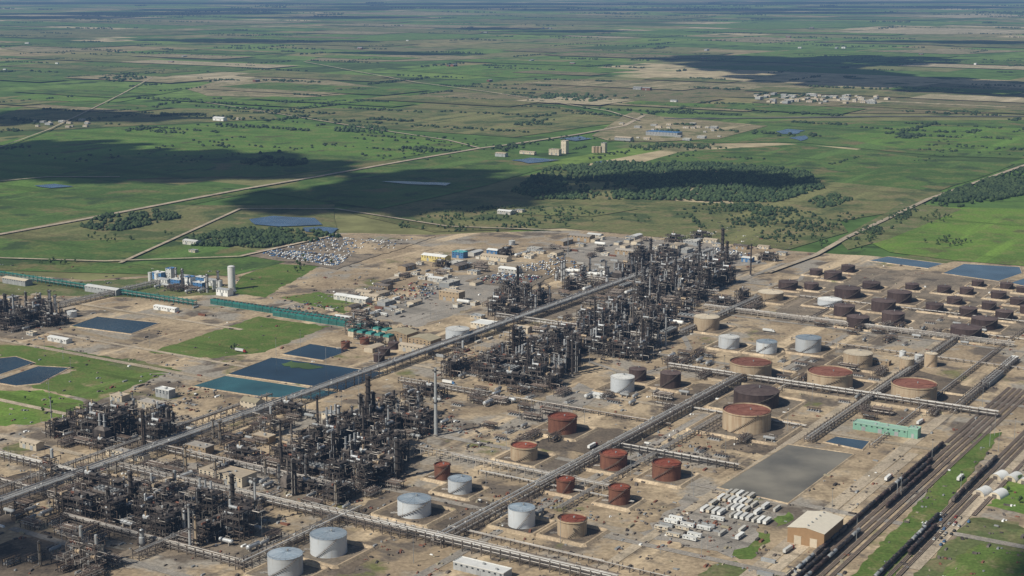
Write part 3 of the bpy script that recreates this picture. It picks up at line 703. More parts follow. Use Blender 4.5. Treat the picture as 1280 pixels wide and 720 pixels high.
CO=[column(1.4,25,steel,1,4),column(1.1,19,silver,2,3),column(1.9,36,steel,3,5),column(1.5,26,silver,4,3,'silver insulated column with ring platforms'),column(2.4,15,silver,5,2,'squat silver reactor vessel with platforms'),column(1.0,22,beiges,6,3,'slender beige process column with platforms'),column(2.1,29,steel,7,4),column(1.8,46,steel,8,6,'very tall slender distillation column with platforms')]
HT=[heater(1,2,26),heater(2,1,32),heater(3,3,24)]; AC=aircooler(); DR=[drum(1.9,13,silver),drum(2.4,18,white),drum(1.5,10,greyp)]; EX=[exch(1),exch(2)]; PU=pumps(); MF=[manifold(1),manifold(2)]
def stack(h,r0,mat,lab):
    s=MB(); s.cyl(0,0,0,h,r0,14,r2=r0*.6,cap=False); s.ring(0,0,h-.6,r0*.5,r0*.75,.6,14)
    p=MB(); p.ring(0,0,0,r0*.6,r0+1.2,.15,14); p.ring(0,0,1,r0+1.1,r0+1.2,.12,14); p=p.mesh('stack_platform',steel)
    l=MB(); l.box(r0+.2,0,h/2,.15,.6,h*.98)
    b=MB(); b.cyl(0,0,0,2,r0*1.5,14,r2=r0*1.2)
    return Proto('smokestack','smokestack',lab,[('shaft',s.mesh('stack_shaft',mat)),('platform',p,(0,0,h*.5),'shaft'),('platform',p,(0,0,h*.96),'shaft'),('ladder',l.mesh('stack_ladder',steel)),('base',b.mesh('stack_base',conc))])
SK1=stack(70,2.0,greyp,'tall grey steel smokestack beside process units'); SK2=stack(40,1.3,silver,'tapered silver smokestack among pipework'); SK3=stack(50,1.5,steel,'dark tapered smokestack among steel structures'); LT=stack(32,.7,greyp,'thin pale flare pipe with small platforms')
for u,v,p in [(545,545,SK1),(808,412,SK3),(167,528,LT),(65,534,LT),(320,655,SK2),(486,556,SK2),(455,568,SK3),(812,378,SK2),(938,345,SK3),(715,470,SK3),(743,420,SK3),(660,478,SK3),(398,556,SK3),(18,405,SK2),(873,360,SK3),(832,432,SK2),(352,590,SK3),(710,318,LT),(238,690,SK2)]:
    x,y=G(u,v); p.place(x,y,R.uniform(0,3),group='smokestacks across the refinery'); block(x,y,2.5)
blk.append((*G(560,550),24)); blk.append((*G(600,520),30)); blk.append((*G(565,585),16))
def scatter(px,items,sp,prob=1,jit=.25,rots=(0,math.pi/2),group=None,scr=(.85,1.15),mx=999):
    poly=[G(*q) for q in px]; s=[to_site(p) for p in poly]
    b0,b1=min(p[0] for p in s),max(p[0] for p in s); a0,a1=min(p[1] for p in s),max(p[1] for p in s)
    cnt=0; b=b0
    while b<b1:
        a=a0
        while a<a1:
            bb=b+R.uniform(-jit,jit)*sp; aa=a+R.uniform(-jit,jit)*sp; x,y=from_site(bb,aa)
            a+=sp
            if R.random()>prob or cnt>=mx: continue
            if not inpoly((x,y),poly): continue
            tot=sum(w for _,w,_ in items); q=R.uniform(0,tot)
            for it,w,rad_ in items:
                q-=w
                if q<=0: break
            if not free(x,y,rad_): continue
            k=R.uniform(*scr); it.place(x,y,AZ+R.choice(rots),k,group=group or (it.cat+'s on the site')); block(x,y,rad_*.75); cnt+=1
        b+=sp
    return cnt
big=[(ST[0],3,7),(ST[1],2,6),(ST[2],3,8.5),(ST[3],3,8),(ST[4],1,5),(ST[5],3,10),(ST[6],3,9),(ST[7],.6,6),(HT[0],.7,7),(HT[1],.7,7),(HT[2],.6,8),(AC,1.5,10)]
small=[(CO[0],2,3),(CO[1],1.5,3),(CO[2],.8,3),(CO[3],1.1,3),(CO[4],1,3.5),(CO[5],1,2.5),(CO[6],.8,3.5),(CO[7],.2,3),(DR[0],2.5,5),(DR[2],3,4.5),(EX[0],3,5.5),(EX[1],3,5.5),(MF[0],3,6),(MF[1],3,6)]
low=[(EX[0],3,6),(EX[1],3,6),(DR[0],2.5,6),(DR[1],.8,8),(DR[2],2,5),(PU,2,6),(AC,1,10),(ST[5],2,10),(CO[5],.4,3),(ST[4],.6,5),(MF[0],3.5,8),(MF[1],3.5,8),(ST[2],1.2,9)]
UNITS=[([(172,665),(205,630),(325,640),(325,664),(262,694),(178,692)],1),
 ([(325,614),(345,572),(420,548),(505,560),(500,598),(420,628)],1),
 ([(400,545),(470,510),(535,520),(525,550),(440,550)],.8),
 ([(596,474),(636,440),(718,430),(724,466),(690,486)],1),
 ([(692,438),(732,398),(832,383),(844,422),(800,450)],1),
 ([(772,352),(798,325),(905,326),(912,354),(868,380),(812,374)],.9),
 ([(-20,412),(0,384),(60,384),(85,402),(20,418)],.7),
 ([(612,398),(630,374),(692,378),(684,400)],.6),
 ([(80,560),(120,530),(215,528),(235,548),(180,566)],.45),
 ([(90,655),(120,625),(180,620),(175,665),(110,672)],.5)]
for p,d in UNITS: scatter(p,big,18,.9*d)
for p,d in UNITS: scatter(p,small,8.5,.62*d)
LOWS=[([(60,545),(110,520),(250,535),(200,562),(90,562)],.7),([(60,650),(130,608),(230,628),(180,680),(80,678)],.8),([(500,500),(520,478),(580,486),(560,505)],.7),([(560,460),(620,440),(610,470),(570,475)],.7),
 ([(230,545),(300,515),(400,520),(350,552),(260,567)],.7),([(420,430),(450,405),(520,415),(500,440)],.5),([(880,390),(900,370),(960,380),(930,395)],.5),
 ([(740,375),(860,335),(880,400),(850,420)],.65),([(330,655),(400,620),(500,600),(470,632),(400,652)],.6),([(20,615),(100,585),(150,600),(60,630)],.75),([(720,500),(760,480),(900,490),(860,520)],.4),([(10,705),(80,685),(170,700),(130,730)],.6),([(190,650),(130,630),(260,600),(325,625)],.8),
 ([(160,605),(200,578),(320,573),(340,610),(260,625)],.8),([(0,640),(40,628),(90,640),(40,660)],.8),([(690,374),(720,350),(790,355),(770,388)],.7),([(620,440),(700,400),(740,395),(700,440)],.7),([(330,700),(300,690),(330,660),(380,665)],.6),([(560,500),(640,480),(700,490),(620,515)],.35),([(840,440),(900,445),(890,460),(835,458)],.7),([(540,545),(560,520),(620,500),(640,520)],.25)]
for p,d in LOWS: scatter(p,low,13,d)
scatter([(690,352),(700,338),(775,345),(770,360)],[(DR[1],4,7),(CO[3],1,3),(CO[4],4,4)],11,.8)
YARD=[[(600,640),(680,610),(760,640),(690,690)],[(840,560),(900,530),(980,545),(900,580)],[(620,560),(660,520),(720,510),(700,560)],[(1000,520),(1060,490),(1180,515),(1140,530)],[(440,690),(520,660),(560,700),(500,720)],[(860,470),(1000,440),(1120,470),(960,500)],[(990,400),(1200,400),(1280,430),(1100,440)],[(560,500),(640,470),(760,500),(640,560)]]
for p in YARD: scatter(p,[(PU,3,6),(DR[2],2,5),(MF[0],2,8),(EX[0],2,6)],24,.55,group='small equipment between storage tanks')
# ------------------------------------------------------------ buildings
def building(sx,sy,h,wall,roof,kind='gable',along='x',doors=2,wins=True,name='industrial_building',lab='plain metal clad industrial building',rh=None,cat='building',vents=0,dwh=None,doorm=None):
    w=MB(); w.box(0,0,h/2-.3,sx,sy,h+.6)
    rf=MB()
    if kind=='gable':
        q=rh or min(sx,sy)*.12; rf.gable(0,0,h,sx,sy,q,along); w.gend(0,0,h,sx,sy,q,along)
    else:
        rf.box(0,0,h+.12,sx+.5,sy+.5,.24)
        for s in (-1,1): rf.box(s*(sx/2+.1),0,h+.5,.3,sy+.5,.55); rf.box(0,s*(sy/2+.1),h+.5,sx-.1,.3,.54)
    parts=[('wall',w.mesh('wall',wall)),('roof',rf.mesh('roof',roof))]
    if kind!='gable':
        u_=MB(); u_.box(0,0,.65,2,1.6,1.3); u_=u_.mesh('roof_unit',greyp)
        for i in range(2): parts.append(('roof_unit',u_,(R.uniform(-sx*.35,sx*.35),R.uniform(-sy*.3,sy*.3),h+.24),'roof'))
    dw,dh=dwh or (min(4,sx*.15+1),min(4.5,h*.6)); dm=MB(); dm.box(0,0,dh/2,dw,.2,dh); dm.box(0,0,dh+.15,dw+.5,.3,.25); dm=dm.mesh('door',doorm or greyp)
    for i in range(doors): parts.append(('door',dm,((i-(doors-1)/2)*sx/(doors+.3),-sy/2-.1,0),'wall'))
    if wins and h>3:
        n=max(2,min(10,int(sx/5))); wm=MB(); wm.box(0,0,0,1.8,.12,1.1); wm.box(0,0,-.6,2,.2,.1); wm=wm.mesh('window',glass)
        for fl in range(max(1,int(h/4.5))):
            for i in range(n): parts.append(('window',wm,((i+.5)*sx/n-sx/2,-sy/2-.06,min(h-1.2,2.2+fl*3.6) if fl else h-1.3),'wall'))
    if vents:
        vm=MB(); vm.cyl(0,0,0,1.2,.6,8); vm.cyl(0,0,1.2,1.5,.9,8,r2=.3); vm=vm.mesh('vent',greyp)
        for i in range(vents): parts.append(('roof_vent',vm,((i+.5)*sx/vents-sx/2,0,h+(rh or min(sx,sy)*.12)) if along=='x' else (0,(i+.5)*sy/vents-sy/2,h+(rh or min(sx,sy)*.12)),'roof'))
    return Proto(name,cat,lab,parts)
def bp(u,v,pr,rz=0,rr=None,label=None):
    x,y=G(u,v); pr.place(x,y,AZ+rz,label=label); block(x,y,rr or 12)
x,y=G(1019,672)
building(31,44,13,tanw,paler,'gable','y',2,False,'warehouse','large tan warehouse with pale roof and roller doors',2.4,'warehouse',5,(6,7),cream).place(x,y); block(x,y,28)
gx,gy=G(1102,540)
building(56,12,7,greenb,greenr,'flat','x',3,True,'industrial_building','long pale green building with flat roof').place(gx,gy); 
bq,aq=to_site((gx,gy)); p=from_site(bq-16,aq+10); building(20,7,6,greenb,greenr,'gable','x',1,True,'industrial_building','low pale green annex beside the green building').place(*p)
p=from_site(bq+33.2,aq); building(10,11,9.5,greenb,greenr,'flat','x',1,False,'industrial_building','tall pale green block adjoining the green building').place(*p)
block(gx,gy,32)
bp(285,600,building(52,20,9,cream,tanr,'flat','x',4,True,'control_building','long beige flat roofed control building'),0,28)
bp(316,514,building(22,14,12,cream,olive,'gable','x',1,True,'industrial_building','beige gabled plant building beside a pond',3),0,13)
bp(207,496,building(20,10,9,greyp,white,'flat','x',2,True,'industrial_building','grey plant building with white flat roof'),0,12)
bp(502,424,building(34,24,10,tanp,olive,'gable','y',2,True,'industrial_building','large olive roofed workshop building'),0,20)
bp(531,432,building(34,24,10,tanp,olive,'gable','y',2,True,'industrial_building','large olive roofed workshop building'),0,20)
bp(520,440,building(44,12,8,cream,tanr,'gable','x',3,True,'industrial_building','beige gabled building beside workshops'),0,14)
bp(603,716,building(46,12,6,greyp,white,'flat','x',3,True,'industrial_building','long low building with white flat roof'),0,20)
bp(75,427,building(34,10,5,white,white,'gable','x',2,True,'industrial_building','low white gabled shed beside the plant'),0,16)
bp(208,388,building(40,9,5,white,white,'gable','x',2,True,'industrial_building','long low white gabled shed'),0,16)
bp(130,366,building(64,14,8,greyp,white,'gable','x',3,True,'industrial_building','long white roofed industrial hall'),0,24)
bp(22,355,building(50,14,8,greyp,cream,'gable','x',3,True,'industrial_building','long cream roofed industrial hall'),0,24)
bp(190,510,building(30,12,7,cream,conc,'flat','x',2),0,14); bp(150,500,building(18,12,6,cream,tanr,'flat','x',2),0,11)
bp(565,375,building(34,16,13,tanp,tanr,'flat','x',2,True,lab='tan multi storey plant building'),0,16)
bp(610,410,building(40,22,7,cream,white,'flat','x',2),0,18); bp(655,415,building(18,12,7,cream,tanr,'gable','x',2),0,12)
bp(750,497,building(22,9,4,white,white,'gable','x',2,lab='small white shed beside a storage tank'),0,10)
bp(120,530,building(22,14,11,tanp,conc,'flat','x',2),0,13); bp(160,572,building(50,9,6,cream,conc,'flat','x',3,True,lab='long beige flat roofed plant building'),0,22)
bp(90,604,building(34,10,6,cream,tanr,'gable','x',2,lab='long tan gabled shed between pipe racks'),0,16); bp(215,612,building(20,12,8,tanp,tanr,'flat','x',2),0,12); bp(40,560,building(24,10,7,cream,tanr,'gable','x',2),0,13)
bp(250,566,building(26,12,8,tanp,conc,'flat','x',2),0,14); bp(420,524,building(30,10,6,cream,greyp,'flat','x',2),0,14); bp(110,690,building(26,10,6,cream,conc,'flat','x',2),0,13); bp(330,552,building(22,10,7,tanp,tanr,'flat','x',1),0,12)
bp(430,402,building(26,12,7,cream,white,'gable','x',2),0,14)
bp(545,326,building(46,18,9,yellowp,white,'gable','x',2,lab='pale yellow industrial hall with white roof'),0,22)
bp(575,322,building(22,14,10,bluep,tealp,'flat','x',1,lab='blue plant building with teal roof'),0,14)
bp(620,325,building(50,16,7,cream,tanr,'gable','x',2),0,20)
bp(1240,476,building(10,60,5,greyp,greyp,'flat','x',1,False,lab='long low grey roofed loading shed'),0,30)
bp(1262,455,building(8,50,4,greyp,white,'flat','x',1,False,lab='long low white roofed loading shed'),0,26)
bp(1100,455,building(24,9,5,tanp,tanr,'flat','x',1),0,12)
# straight bank of boxy teal coolers
ct=MB(); ct.box(0,0,3.2,13,9,6.4); ct.box(0,0,6.8,13.4,9.4,.8); ct=ct.mesh('ct_casing',greend)
l=MB()
for z in (1.5,3,4.5): l.box(0,-4.58,z,12,.16,.5)
l=l.mesh('ct_louvre',steel); c=MB(); c.ring(0,0,0,1.9,2.2,.9,14); c.box(0,0,.5,3.8,.3,.12); c.box(0,0,.65,.3,3.8,.12); c=c.mesh('ct_fan',steel2)
CT=Proto('cooling_tower','cooling tower','teal boxy cooling cell with roof fans',[('casing',ct),('louvre',l,None,'casing'),('fan',c,(-3.2,0,7.2),'casing'),('fan',c,(3.2,0,7.2),'casing')])
cb,ca=to_site(G(270,380))
for i in range(18):
    x,y=from_site(cb+i*13.8,ca); CT.place(x,y,AZ,group='long straight bank of teal cooling cells'); block(x,y,7)
    if i>8: x,y=from_site(cb+i*13.8,ca-12); CT.place(x,y,AZ,group='long straight bank of teal cooling cells'); block(x,y,7)
f=MB(); f.box(0,0,3.5,12,9,7); c=MB(); c.box(0,0,8.2,12.6,9.6,2.4,0,.82); d=MB(); d.box(0,-4.6,2,2,.2,3.4)
GU=Proto('generator_unit','generator unit','cream enclosure with teal hipped roof beside workshops',[('casing',f.mesh('gen_casing',cream)),('roof',c.mesh('gen_roof',greend)),('door',d.mesh('gen_door',greyp))])
for i in range(5):
    for j in range(2):
        x,y=G(440+i*11+j*2,412+i*1.8+j*8); GU.place(x,y,AZ+math.pi/2,group='row of green roofed generator units'); block(x,y,6)
def silo(r_,h,m): 
    s=MB(); s.cyl(0,0,3,h,r_,18,cap=False); s.dome(0,0,h,r_,r_*.35,18); l=MB()
    for i in range(6): l.box(r_*.85*math.cos(i*math.pi/3),r_*.85*math.sin(i*math.pi/3),1.6,.5,.5,3.2)
    p=MB(); p.ring(0,0,h+.1,r_-.2,r_+.3,.2,18); p.ring(0,0,h+1.1,r_+.2,r_+.3,.1,18)
    return Proto('silo','silo','tall white cylindrical silo on legs',[('shell',s.mesh('silo_shell',m)),('legs',l.mesh('silo_legs',steel2)),('railing',p.mesh('silo_rail',greyp),None,'shell')])
SL=silo(5.5,34,white); SL2=silo(3,16,white)
for u,v,p in [(290,362,SL),(268,364,SL2),(275,365,SL2),(188,354,SL2),(196,355,SL2),(258,362,SL2)]:
    x,y=G(u,v); p.place(x,y,group='silos at the chemical unit'); block(x,y,4)
BL=[building(18,10,11,bluep,white,'flat','x',1,True,lab='blue plant building with white flat roof'),building(22,12,9,white,greyp,'gable','x',1,True,lab='white plant building with grey roof'),building(11,11,17,white,bluep,'flat','x',1,True,lab='tall white process building with blue roof')]
for u,v,k in [(206,356,1),(222,358,0),(238,360,2),(250,362,0),(214,349,2),(234,352,1),(252,355,0),(268,357,1),(199,349,0),(281,369,1)]: bp(u,v,BL[k],0,6)
scatter([(190,362),(200,352),(300,364),(290,372)],[(DR[0],2,5),(CO[3],1,3),(MF[0],1,6)],12,.7)
GB=[building(30,14,6,offw,white,'gable','x',2,lab='white metal clad shed with low gable roof'),building(22,12,5,cream,tanr,'gable','x',2,lab='cream shed with low gable roof'),building(26,16,6,greyp,offw,'flat','x',2,lab='grey building with pale flat roof'),
 building(16,10,4.5,cream,greyp,'flat','x',1,lab='small cream building with grey flat roof'),building(12,8,4,offw,cream,'flat','x',1,lab='small pale utility building'),building(38,18,8,tanp,conc,'gable','x',3,lab='large tan industrial hall with pale roof'),building(18,12,7,bluep,white,'gable','x',2,lab='blue walled shed with white roof'),building(26,14,6,tanp,steel2,'gable','x',2,lab='brown roofed tan industrial shed')]
def trailer(m,lab):
    b=MB(); b.box(0,0,2.0,12,3,2.6); r=MB(); r.box(0,0,3.4,12.3,3.3,.2); w=MB(); w.box(0,0,0,1.2,.1,.8); w=w.mesh('tr_win',glass)
    d=MB(); d.box(0,-1.56,1.7,.9,.12,1.9); k=MB(); k.box(0,0,.45,11,2.2,.5)
    return Proto('office_trailer','trailer',lab,[('wall',b.mesh('tr_wall',m)),('roof',r.mesh('tr_roof',white if m is white else offw)),('door',d.mesh('tr_door',greyp),None,'wall'),('skirting',k.mesh('tr_skirt',steel2))]+[('window',w,(-4.5+i*3,-1.55,2.3),'wall') for i in (0,1,3)])
def container(m,lab):
    b=MB(); b.box(0,0,1.45,12.2,2.4,2.6)
    for i in range(20): 
        for s in (-1,1): b.box(-5.8+i*.61,s*1.22,1.45,.25,.06,2.3)
    d=MB(); d.box(6.15,0,1.45,.1,2.2,2.4); c=MB()
    for sx in (-1,1):
        for sy in (-1,1): c.box(sx*6.02,sy*1.15,1.45,.2,.2,2.9)
    return Proto('shipping_container','container',lab,[('body',b.mesh('container',m)),('door',d.mesh('cn_door',m)),('corner_frame',c.mesh('cn_corner',steel2))])
TR=[trailer(white,'white office trailer on bare soil'),trailer(cream,'cream office trailer on bare soil')]
CN=[container(offw,'white shipping container in a yard'),container(rusts,'rust brown shipping container in a yard'),container(bluep,'blue shipping container in a yard'),container(greyp,'grey shipping container in a yard')]
def car(m,truck=False):
    b=MB(); b.box(0,0,.72,4.6,1.85,.62); b.box(0,0,.95,4.4,1.75,.25)
    g=MB()
    if truck: b.box(-1.6,0,1.15,.1,1.7,.4); g.box(.5,0,1.45,1.9,1.65,.75,taper=.8)
    else: g.box(-.2,0,1.35,2.7,1.65,.62,taper=.76)
    t=MB()
    for i in (-1.4,1.45):
        for j in (-.85,.85): t.tube((i,j-.12,.34),(i,j+.12,.34),.34,8)
    r=MB(); r.box(-.2 if not truck else .5,0,1.69 if not truck else 1.85,1.7 if not truck else 1.4,1.25,.06)
    me=bpy.data.meshes.new('car'); v=[];f=[];mi=[]
    for k,x in enumerate((b,g,t,r)):
        o=len(v); v+=x.v; f+=[tuple(o+i for i in q) for q in x.f]; mi+=[k]*len(x.f)
    me.from_pydata(v,[],f)
    for q in (m,glass,rubber,m): me.materials.append(q)
    me.polygons.foreach_set('material_index',mi); me.update(); return me
CC=[('white',white),('silver',silver),('dark grey',steel),('red',redp),('blue',bluep),('black',black),('cream',cream)]
CARS=[(c,car(m,i%3==0),i%3==0) for i,(c,m) in enumerate(CC)]
pos=[]
def lot(px,row=13,spc=3.6,pr=.8):
    poly=[G(*q) for q in px]; s=[to_site(p) for p in poly]
    b0,b1=min(p[0] for p in s),max(p[0] for p in s); a0,a1=min(p[1] for p in s),max(p[1] for p in s)
    a=a0
    while a<a1:
        for o in (0,5.6):
            b=b0
            while b<b1:
                x,y=from_site(b+R.uniform(-.3,.3),a+o+R.uniform(-.3,.3))
                if R.random()<pr and inpoly((x,y),poly) and free(x,y,2): pos.append((x,y))
                b+=spc
        a+=row+5
patch('parking_lot',[(300,319),(425,293),(545,296),(420,337)],unitsoil,.03+zz(),'brown gravel car park full of vehicles',12,2)
patch('parking_lot',[(580,352),(620,338),(690,345),(660,362)],unitsoil,.03+zz(),'gravel car park beside plant buildings',12,2)
patch('packed_ground',[(425,293),(545,296),(480,318),(440,318)],dirt,.03+zz(),'bare brown soil beside a car park',12,4)
lot([(325,318),(345,312),(440,320),(420,334)],9,3.6,.7); lot([(350,311),(420,296),(470,300),(440,318)],12,5,.4); lot([(470,300),(520,298),(490,312),(450,316)],14,7,.3); lot([(590,352),(622,341),(680,346),(655,359)],9,3.6,.7); lot([(1150,655),(1185,640),(1215,650),(1175,685)],9,4.2,.5)
lot([(350,386),(380,378),(430,384),(400,392)],14,6,.4); lot([(480,368),(520,352),(560,362),(520,380)],11,4.5,.5); lot([(640,335),(700,322),(740,335),(690,345)],11,4.5,.4); lot([(860,312),(900,308),(940,318),(900,324)],11,4.5,.4)
for x,y in pos: block(x,y,2)
pos.sort(key=lambda p:p[1])
for i,(x,y) in enumerate(pos[:295]):
    c,me,tk=R.choice(CARS); o=obj('parked_car',me); o.location=(x,y,.6); o.rotation_euler=(0,0,AZ+math.pi/2+R.choice([0,math.pi])+R.uniform(-.04,.04))
    meta(o,f'{c} {"pickup truck" if tk else "car"} parked on a gravel lot','car','cars parked in the site car parks')
rest=pos[295:]
if rest:
    for m,k0 in ((white,0),(steel,1),(silver,2),(bluep,3)):
        b=MB()
        for i,(x,y) in enumerate(rest):
            if i%4==k0: b.box(x,y,1.1,1.85,4.6,.65,AZ); b.box(x,y,1.7,1.65,2.6,.6,AZ,.76)
        if b.v: structure('parked_cars',b.mesh('parked_cars',m),'many distant parked cars on a gravel lot','stuff','cars')
# orderly rows of white trailers in the contractor yard
def rows(px,items,db,da,pr,rz,rr):
    poly=[G(*q) for q in px]; s=[to_site(p) for p in poly]; a=min(p[1] for p in s)
    while a<max(p[1] for p in s):
        b=min(p[0] for p in s)
        while b<max(p[0] for p in s):
            x,y=from_site(b,a)
            if R.random()<pr and inpoly((x,y),poly) and free(x,y,rr*.6): R.choice(items).place(x,y,AZ+rz+R.uniform(-.02,.02),group='rows of trailers and containers in a yard',z=.45); pos.append((x,y))
            b+=db
        a+=da
n0=len(pos)
rows([(800,668),(835,640),(900,650),(880,682)],[TR[0],TR[0],TR[1],CN[3]],15,9,.75,0,6)
rows([(870,640),(905,616),(985,632),(950,662)],[TR[0],TR[0],TR[1],CN[0]],5.2,17,.75,math.pi/2,3)
rows([(885,685),(905,660),(935,660),(915,692)],[TR[0],CN[0],CN[1]],5.2,17,.6,math.pi/2,3)
for x,y in pos[n0:]: block(x,y,4)
YD=[(TR[0],2,7),(TR[1],2,7),(CN[0],1,7),(CN[1],1,7),(CN[3],2,7),(GB[4],.6,8)]
TOWN=[(GB[0],1.2,13),(GB[1],3,11),(GB[2],1.3,13),(GB[3],3,9),(GB[4],2,7),(GB[5],1.2,18),(GB[7],1.5,13),(GB[6],.2,9),(TR[1],1,7),(CN[3],1,7),(CN[1],.6,7),(DR[1],.5,10),(ST[5],.9,12),(MF[0],1.2,9),(MF[1],1,9)]
for p,sp_,pr in [([(395,392),(520,330),(560,316),(700,310),(690,345),(560,362),(500,398)],23,.68),([(690,312),(720,296),(860,296),(990,315),(950,330),(800,318),(740,325)],25,.6),
 ([(560,385),(600,365),(640,400),(590,410)],24,.5),([(180,306),(230,296),(300,306),(260,318)],30,.25),([(440,440),(500,410),(560,430),(500,450)],22,.5),([(-20,378),(60,372),(100,400),(20,430)],24,.5)]:
    scatter(p,TOWN,sp_,pr)
for p,sp_,pr in [([(400,398),(540,340),(600,350),(480,400)],15,.2),([(500,440),(620,420),(600,440),(520,455)],14,.3),([(940,720),(960,700),(1000,715),(990,735)],10,.4),
 ([(700,330),(760,310),(800,318),(740,345)],16,.3),([(230,380),(260,375),(330,385),(260,400)],15,.15)]:
    scatter(p,YD,sp_,pr,jit=.2)
def tent(r_,l):
    s=MB(); n=12
    for yv in (-l/2,l/2):
        for i in range(n+1):
            t=math.pi*i/n; s.v.append((r_*math.cos(t),yv,r_*.9*math.sin(t)))
    for i in range(n): s.addf((i,i+1,n+2+i,n+1+i),True)
    e=MB()
    for i in range(n+1):
        t=math.pi*i/n; e.v.append((r_*.98*math.cos(t),0,r_*.88*math.sin(t)))
    e.addf(tuple(range(n+1))); e=e.mesh('tent_end',cream)
    d=MB(); d.box(0,-l/2-.05,r_*.3,r_*.7,.15,r_*.6)
    return Proto('storage_tent','tent','white arched fabric storage tent on gravel',[('canopy',s.mesh('canopy',white)),('end_wall',e,(0,-l/2+.02,0)),('end_wall',e,(0,l/2-.02,0)),('door',d.mesh('tent_door',steel2))])
TN=tent(5.8,17)
for u,v in [(1228,617),(1248,620),(1249,597),(1267,599),(1284,603)]:
    x,y=G(u,v); TN.place(x,y,AZ+rad(-10),group='white arched storage tents',z=.2); block(x,y,8)
# ------------------------------------------------------------ railway
def rcar(m,lab,tanky=True):
    b=MB()
    if tanky:
        b.tube((-7.6,0,2.75),(7.6,0,2.75),1.5,14,cap=False)
        for s in (-1,1): b.tube((s*7.6,0,2.75),(s*8.2,0,2.75),1.5,14,r2=.9)
    else:
        b.box(0,0,2.7,15.6,2.9,2.9); b.box(0,0,4.3,15,1.2,.3)
    d=MB(); d.cyl(0,0,4.1,4.8,.75,10); d.box(0,0,4.75,2.4,1.8,.1); 
    u=MB(); u.box(0,0,1.15,17.2,1.3,.35)
    for s in (-1,1): u.box(s*8.5,0,1.2,.5,2.6,.4); u.box(s*5.9,0,.85,2.4,2.2,.35)
    w=MB()
    for j in (-.75,.75): w.tube((0,j-.08,.5),(0,j+.08,.5),.48,10)
    w.tube((0,-.7,.5),(0,.7,.5),.1,6); w=w.mesh('rc_wheels',railm)
    return Proto('railway_tank_car' if tanky else 'hopper_car','railway car',lab,[('tank' if tanky else 'hopper_body',b.mesh('rc_tank',m)),('hatch',d.mesh('rc_dome',steel2),None,'tank' if tanky else 'hopper_body'),('underframe',u.mesh('rc_frame',steel))]+[('wheelset',w,(i,0,0),'underframe') for i in (-6.8,-5.0,5.0,6.8)])
RC=[rcar(black,'black railway tank car standing on a siding'),rcar(darkt,'dark brown railway tank car on a siding'),rcar(greyp,'grey railway tank car on a siding'),rcar(steel2,'grey brown hopper car on a siding',False)]
def track(u,v,L,off,cars=(),g='railway tank cars parked on sidings'):
    x,y=G(u,v); b,a=to_site((x,y)); b+=off; a-=60
    p0=from_site(b,a); p1=from_site(b,a+L+60)
    strip('railway_ballast',[p0,p1],3.6,.25+zz(),ballast,'dark gravel ballast bed of a railway siding')
    r=MB()
    for s in (-.72,.72): r.box(s,(L+60)/2,.12,.14,L+60,.2)
    n=int((L+60)/1.3)
    for i in range(n): r.box(0,i*1.3,.01,2.5,.3,.12)
    zt=.25+zc_[0]*.0045+.02
    o=structure('railway_track',r.mesh('railway_track',railm),'pair of steel rails on sleepers'); o.location=(*p0,zt); o.rotation_euler=(0,0,AZ)
    for s0,s1,pi in cars:
        t=s0
        while t<s1:
            q=from_site(b,a+60+t); RC[R.choice(pi)].place(*q,AZ+math.pi/2,group=g,z=zt+.2); t+=18.2
track(992,720,640,0,[(-40,390,(0,0,1,3,2))]); track(992,720,640,6,[(-40,60,(0,0,3,2)),(250,330,(0,1))]); track(992,720,640,12,[(-40,110,(0,2,1)),(190,300,(1,3))])
track(992,720,700,18,[]); track(992,720,640,25,[])
track(1100,720,560,0,[(-40,150,(0,0,2,1)),(200,330,(0,1,3))]); track(1100,720,560,6,[(60,120,(0,0,1))]); track(1100,720,560,12,[])
track(1240,620,300,0,[(190,240,(0,3))])
def semi(m):
    c=MB(); c.box(7.4,0,1.9,2.2,2.4,2.4); c.box(8.8,0,1.2,1.3,2.2,1.3); t=MB(); t.box(-.6,0,2.5,13,2.5,2.7); k=MB(); k.box(1,0,.9,16,1,.3); w=MB()
    for j in (-1.1,1.1): w.tube((0,j-.15,.5),(0,j+.15,.5),.5,8)
    w.tube((0,-1,.5),(0,1,.5),.12,5); w=w.mesh('wheels',rubber)
    g=MB(); g.box(8.53,0,2.5,.06,2.1,.8)
    return Proto('semi_truck','truck','semi truck with a white box trailer',[('cab',c.mesh('cab',m)),('trailer_box',t.mesh('box',white)),('chassis',k.mesh('chassis',steel)),('windscreen',g.mesh('ws',glass),None,'cab')]+[('axle_wheels',w,(i,0,0),'chassis') for i in (-6,-4.8,4.6,5.8,8.6)])
SM=[semi(redp),semi(white),semi(bluep)]
for u,v,r in [(985,690,1.5),(1110,600,1.57),(640,590,0),(480,610,0),(95,590,1.57),(300,440,0),(740,560,1.57),(1150,530,1.5),(560,480,0),(1200,600,1.57),(420,480,1.57),(60,470,0),(660,370,0),(960,415,0)]:
    x,y=G(u,v)
    if free(x,y,5): R.choice(SM).place(x,y,AZ+r,group='trucks on site roads',z=.5); block(x,y,6)
lm=MB(); lm.cyl(0,0,0,22,.22,8,r2=.14); lh=MB(); lh.ring(0,0,21.6,.2,1.1,.5,8)
LMp=Proto('lighting_mast','light mast','tall slim lighting mast over the yard',[('pole',lm.mesh('pole',greyp)),('lamp_head',lh.mesh('lamp',steel))])
n=0
while n<70:
    u=R.uniform(0,1280); v=R.uniform(380,715); x,y=G(u,v)
    if free(x,y,2): LMp.place(x,y,group='lighting masts across the site'); n+=1
